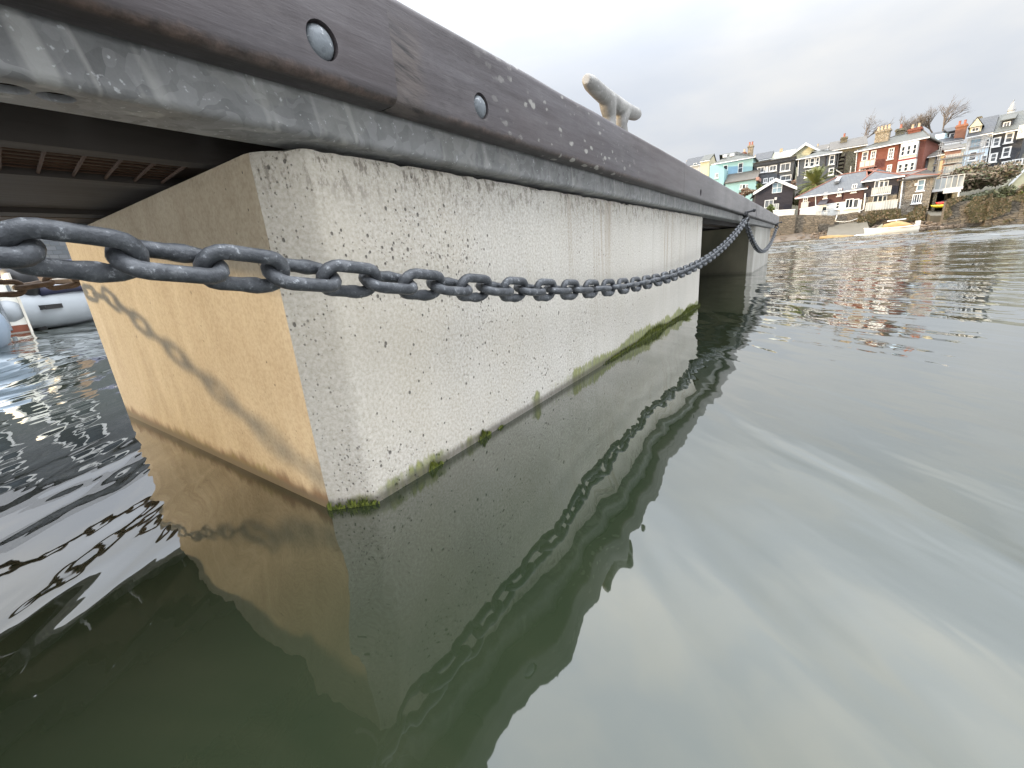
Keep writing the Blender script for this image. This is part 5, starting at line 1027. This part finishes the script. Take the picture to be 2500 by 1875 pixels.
mb = MB(); mb.add([(.308, -hw*.84, .02), (.308, hw*.84, .02), (.308, hw*.86, .09), (.308, -hw*.86, .09)], [(0, 1, 2, 3)]); mb.add([(.302, -hw*.84, .02), (.302, hw*.84, .02), (.302, hw*.86, .09), (.302, -hw*.86, .09)], [(3, 2, 1, 0)]); mb.build('waterline_stripe', M['antif'], mbt)
mb = MB(); mb.box((-3.2, -hw*.7, .5), (-.8, hw*.7, 1.15)); mb.build('cabin', M['hullw'], mbt); mb = MB(); mb.box((-.798, -hw*.55, .75), (-.77, hw*.55, 1.05)); mb.build('cabin_window', M['glass'], mbt)
mb = MB(); mb.box((-1.2, hw*.45, .42), (.32, hw*.6, .5)); mb.tube([(.31, -hw*.5, .5), (.45, -hw*.5, .05)], .02, 6); mb.tube([(.31, -hw*.2, .5), (.45, -hw*.2, .05)], .02, 6)
for z in (.15, .3): mb.tube([(.40, -hw*.5, z), (.40, -hw*.2, z)], .018, 6)
mb.build('boarding_ladder', M['bolt'], mbt); mb = MB(); mb.box((.1, hw*.7, -.1), (.34, hw*.82, .62)); mb.build('outdrive_bracket', M['rail'], mbt)
q = near(-128, 770, -5.2); gb = thing('mooring_buoy', 'large blue grey round buoy at the left edge of the photo', 'buoy', (-5.2, q.y, 0)); mb = MB(); rb = .27; mb.ball((0, 0, .16), (rb, rb, rb*1.0), n=24); mb.build('ball', M['greyhull'], gb, True); mb = MB(); mb.tube([(0, 0, .4), (0, 0, .5)], .04, 8); mb.build('eye', M['blackp'], gb)
# covered cruiser behind
q = near(120, 742, -9.5); cr_ = thing('covered_boat', 'white boat with navy cover moored behind the inflatable', 'boat', (-9.6, q.y+.2, 0)); rings = []
for y, k, hz in ((-2.2, .85, .62), (-1.2, 1, .62), (0, 1, .64), (1.4, .8, .70), (2.4, .1, .80)): rings.append([(.9*k*c_, y, z) for c_, z in ((-1, hz), (-.9, .1), (0, -.2), (.9, .1), (1, hz))])
mb = MB(); mb.loft(rings, closed=False); mb.add(rings[0], [tuple(range(5))]); mb.build('hull', M['hullw'], cr_, True, 35); mb = MB(); rg = []
for r in rings: rg.append([r[0], (r[0][0]*.5, r[0][1], r[0][2]+.22), (r[4][0]*.5, r[0][1], r[0][2]+.22), r[4]])
mb.loft(rg, closed=False); mb.build('cover', M['navy'], cr_, True)
# timber jetty beyond the boats
jt = thing('timber_jetty', 'old brown timber jetty crossing behind the moored boats', 'jetty', (-8.4, 0, 0)); z0 = near(100, 722, -8.4).z
mb = MB(); mb.box((-.14, -6, z0-.02), (.14, 9, z0+.14)); mb.box((-1.5, -6, z0-.02), (-1.22, 9, z0+.10)); mb.build('beam', M['jetty'], jt)
mb = MB(); mb.box((-1.6, -6, z0+.142), (.16, 9, z0+.19)); mb.build('deck', M['jetty'], jt)
for y in (-4, 1.1, 6): mb = MB(); mb.tube([(0.27, y, -2), (.27, y, z0+.5)], .12, 10); mb.build('pile', M['jetty'], jt, True)
# quay building on the left bank
q0 = near(-30, 690, -26); q1 = near(75, 660, -26)
bl = thing('quay_building', 'grey waterside building with white windows glimpsed through the chain links', 'building', (-26, -3.2, 0), R_(90)); mb = MB(); mb.box((-3, 0, .8), (9, 9, 7.5)); bw = mb.build('wall', M['slatewall'], bl)
mb = MB(); mb.add([(-3.3, -.3, 7.4), (9.3, -.3, 7.4), (9.3, 9.3, 7.4), (-3.3, 9.3, 7.4), (-3.3, 4.5, 10), (9.3, 4.5, 10)], [(0, 1, 5, 4), (2, 3, 4, 5), (1, 2, 5), (3, 0, 4), (3, 2, 1, 0)]); mb.build('roof', M['roof_d'], bl)
for ux in (-1.5, 1.2, 3.6, 6.2):
    for uz in (1.5, 4.5):
        mb = MB(); mb.box((ux-.72, -.08, uz+.03), (ux+.72, .02, uz+1.87)); f_ = mb.build('window', M['ltgrey'], bl); g = MB(); g.box((ux-.6, -.1, uz+.15), (ux-.05, .0, uz+1.75)); g.box((ux+.05, -.1, uz+.15), (ux+.6, .0, uz+1.75)); g.build('pane', M['glass'], f_)
mb = MB(); mb.box((2.4, -.06, .9), (2.5, .02, 7.3)); mb.box((-3, -.05, .82), (9, .02, 1.2)); mb.build('white_band', M['white'], bl)
mb = MB(); mb.box((-40, -40, -1), (-24.5, 40, .8)); tag(mb.build('left_quay', M['quay']), 'stone quay on the far left bank', 'quay', kind='structure')
tr = bush('bank_trees', 'dark evergreen trees on the left bank behind the boats', 'trees', (60, 745), 1.0, 1, 1, ['olive'], 10, .1, 40)
for o in list(tr.children): bpy.data.objects.remove(o)
tr.location = (-30, 8.5, .8); mb = MB(); rnd = random.Random(8)
for (x, y, z, r) in ((0, 0, 3.5, 3.2), (-1, 4, 4.5, 3.6), (0, 8, 3.6, 3.2), (-2, 12, 4.4, 3.8)): leaves(mb, (x, y, z), (r, r, r*1.0), 1500, .34, rnd, mi=(0, 1))
mb.build('foliage', [M['olive'], M['ivy']], tr)
# unseen boat hull added beyond the pontoon to keep sun off the far float
shade_root = thing('shade_hull', 'dark hulled work boat berthed on the hidden side of the pontoon', 'boat', (-2.75, 5.6, 0)); rings = []
for y, k, hz in ((-2.4, .2, .95), (-2.0, .6, .85), (-1, .95, .8), (.5, 1, .78), (2.6, .9, .78)): rings.append([(.85*k*c_, y, z) for c_, z in ((-1, hz), (-.9, .1), (0, -.25), (.9, .1), (1, hz))])
mb = MB(); mb.loft(rings, closed=False); mb.add(rings[-1], [tuple(range(5))]); mb.add([p for r in rings for p in ((r[0][0], r[0][1], r[0][2]-.06), (r[4][0], r[4][1], r[4][2]-.06))], [(2*i, 2*i+1, 2*i+3, 2*i+2) for i in range(4)]); mb.build('hull', M['navy'], shade_root, True, 35)


# ------------------------------------------------------------------ light
wd = bpy.data.worlds.new('World'); S.world = wd; wd.use_nodes = True
nt = wd.node_tree; bg = nt.nodes['Background']
sky = nt.nodes.new('ShaderNodeTexSky'); sky.sky_type = 'NISHITA'; sky.sun_disc = False
sky.sun_elevation = R_(SUN_EL); sun_dir = Vector((SX*math.cos(R_(SUN_EL)), SY*math.cos(R_(SUN_EL)), math.sin(R_(SUN_EL))))
sky.sun_rotation = math.atan2(SX, SY)
tc = nt.nodes.new('ShaderNodeTexCoord'); sp = nt.nodes.new('ShaderNodeSeparateXYZ'); nt.links.new(tc.outputs['Generated'], sp.inputs[0])
mp = nt.nodes.new('ShaderNodeMapping'); nt.links.new(tc.outputs['Generated'], mp.inputs[0]); mp.inputs['Scale'].default_value = (1, 1, 2.6)
cl = nt.nodes.new('ShaderNodeTexNoise'); nt.links.new(mp.outputs[0], cl.inputs['Vector']); cl.inputs['Scale'].default_value = 2.3; cl.inputs['Detail'].default_value = 6; cl.inputs['Roughness'].default_value = .5
# overcast: brighter towards the zenith
elev = ramp(nt, sp.outputs[2], [(0, .074), (.20, .079), (.30, .088), (.40, .112), (.50, .175), (.60, .285), (.72, .48), (.86, .72), (1, .84)])
tone = ramp(nt, cl.outputs[0], [(.30, (.83, .90, 1.02)), (.5, (.93, .98, 1.06)), (.7, (1.12, 1.12, 1.11))])
cloud = mix(nt, 1.0, elev, tone, 'MULTIPLY')
sc = nt.nodes.new('ShaderNodeVectorMath'); sc.operation = 'SCALE'; nt.links.new(cloud, sc.inputs[0]); sc.inputs[3].default_value = 100.0
nt.links.new(mix(nt, .96, sky.outputs[0], sc.outputs[0]), bg.inputs[0]); bg.inputs[1].default_value = .1
sd = bpy.data.lights.new('sun', 'SUN'); sd.energy = 4.5; sd.angle = R_(1.8); sd.color = (1, .75, .43)
so = bpy.data.objects.new('sun', sd); COL.objects.link(so); so.rotation_euler = sun_dir.to_track_quat('Z', 'Y').to_euler()
S.view_settings.view_transform = 'Standard'; S.view_settings.look = 'None'; S.view_settings.gamma = 1; S.view_settings.exposure = 0
S.cycles.max_bounces = 6
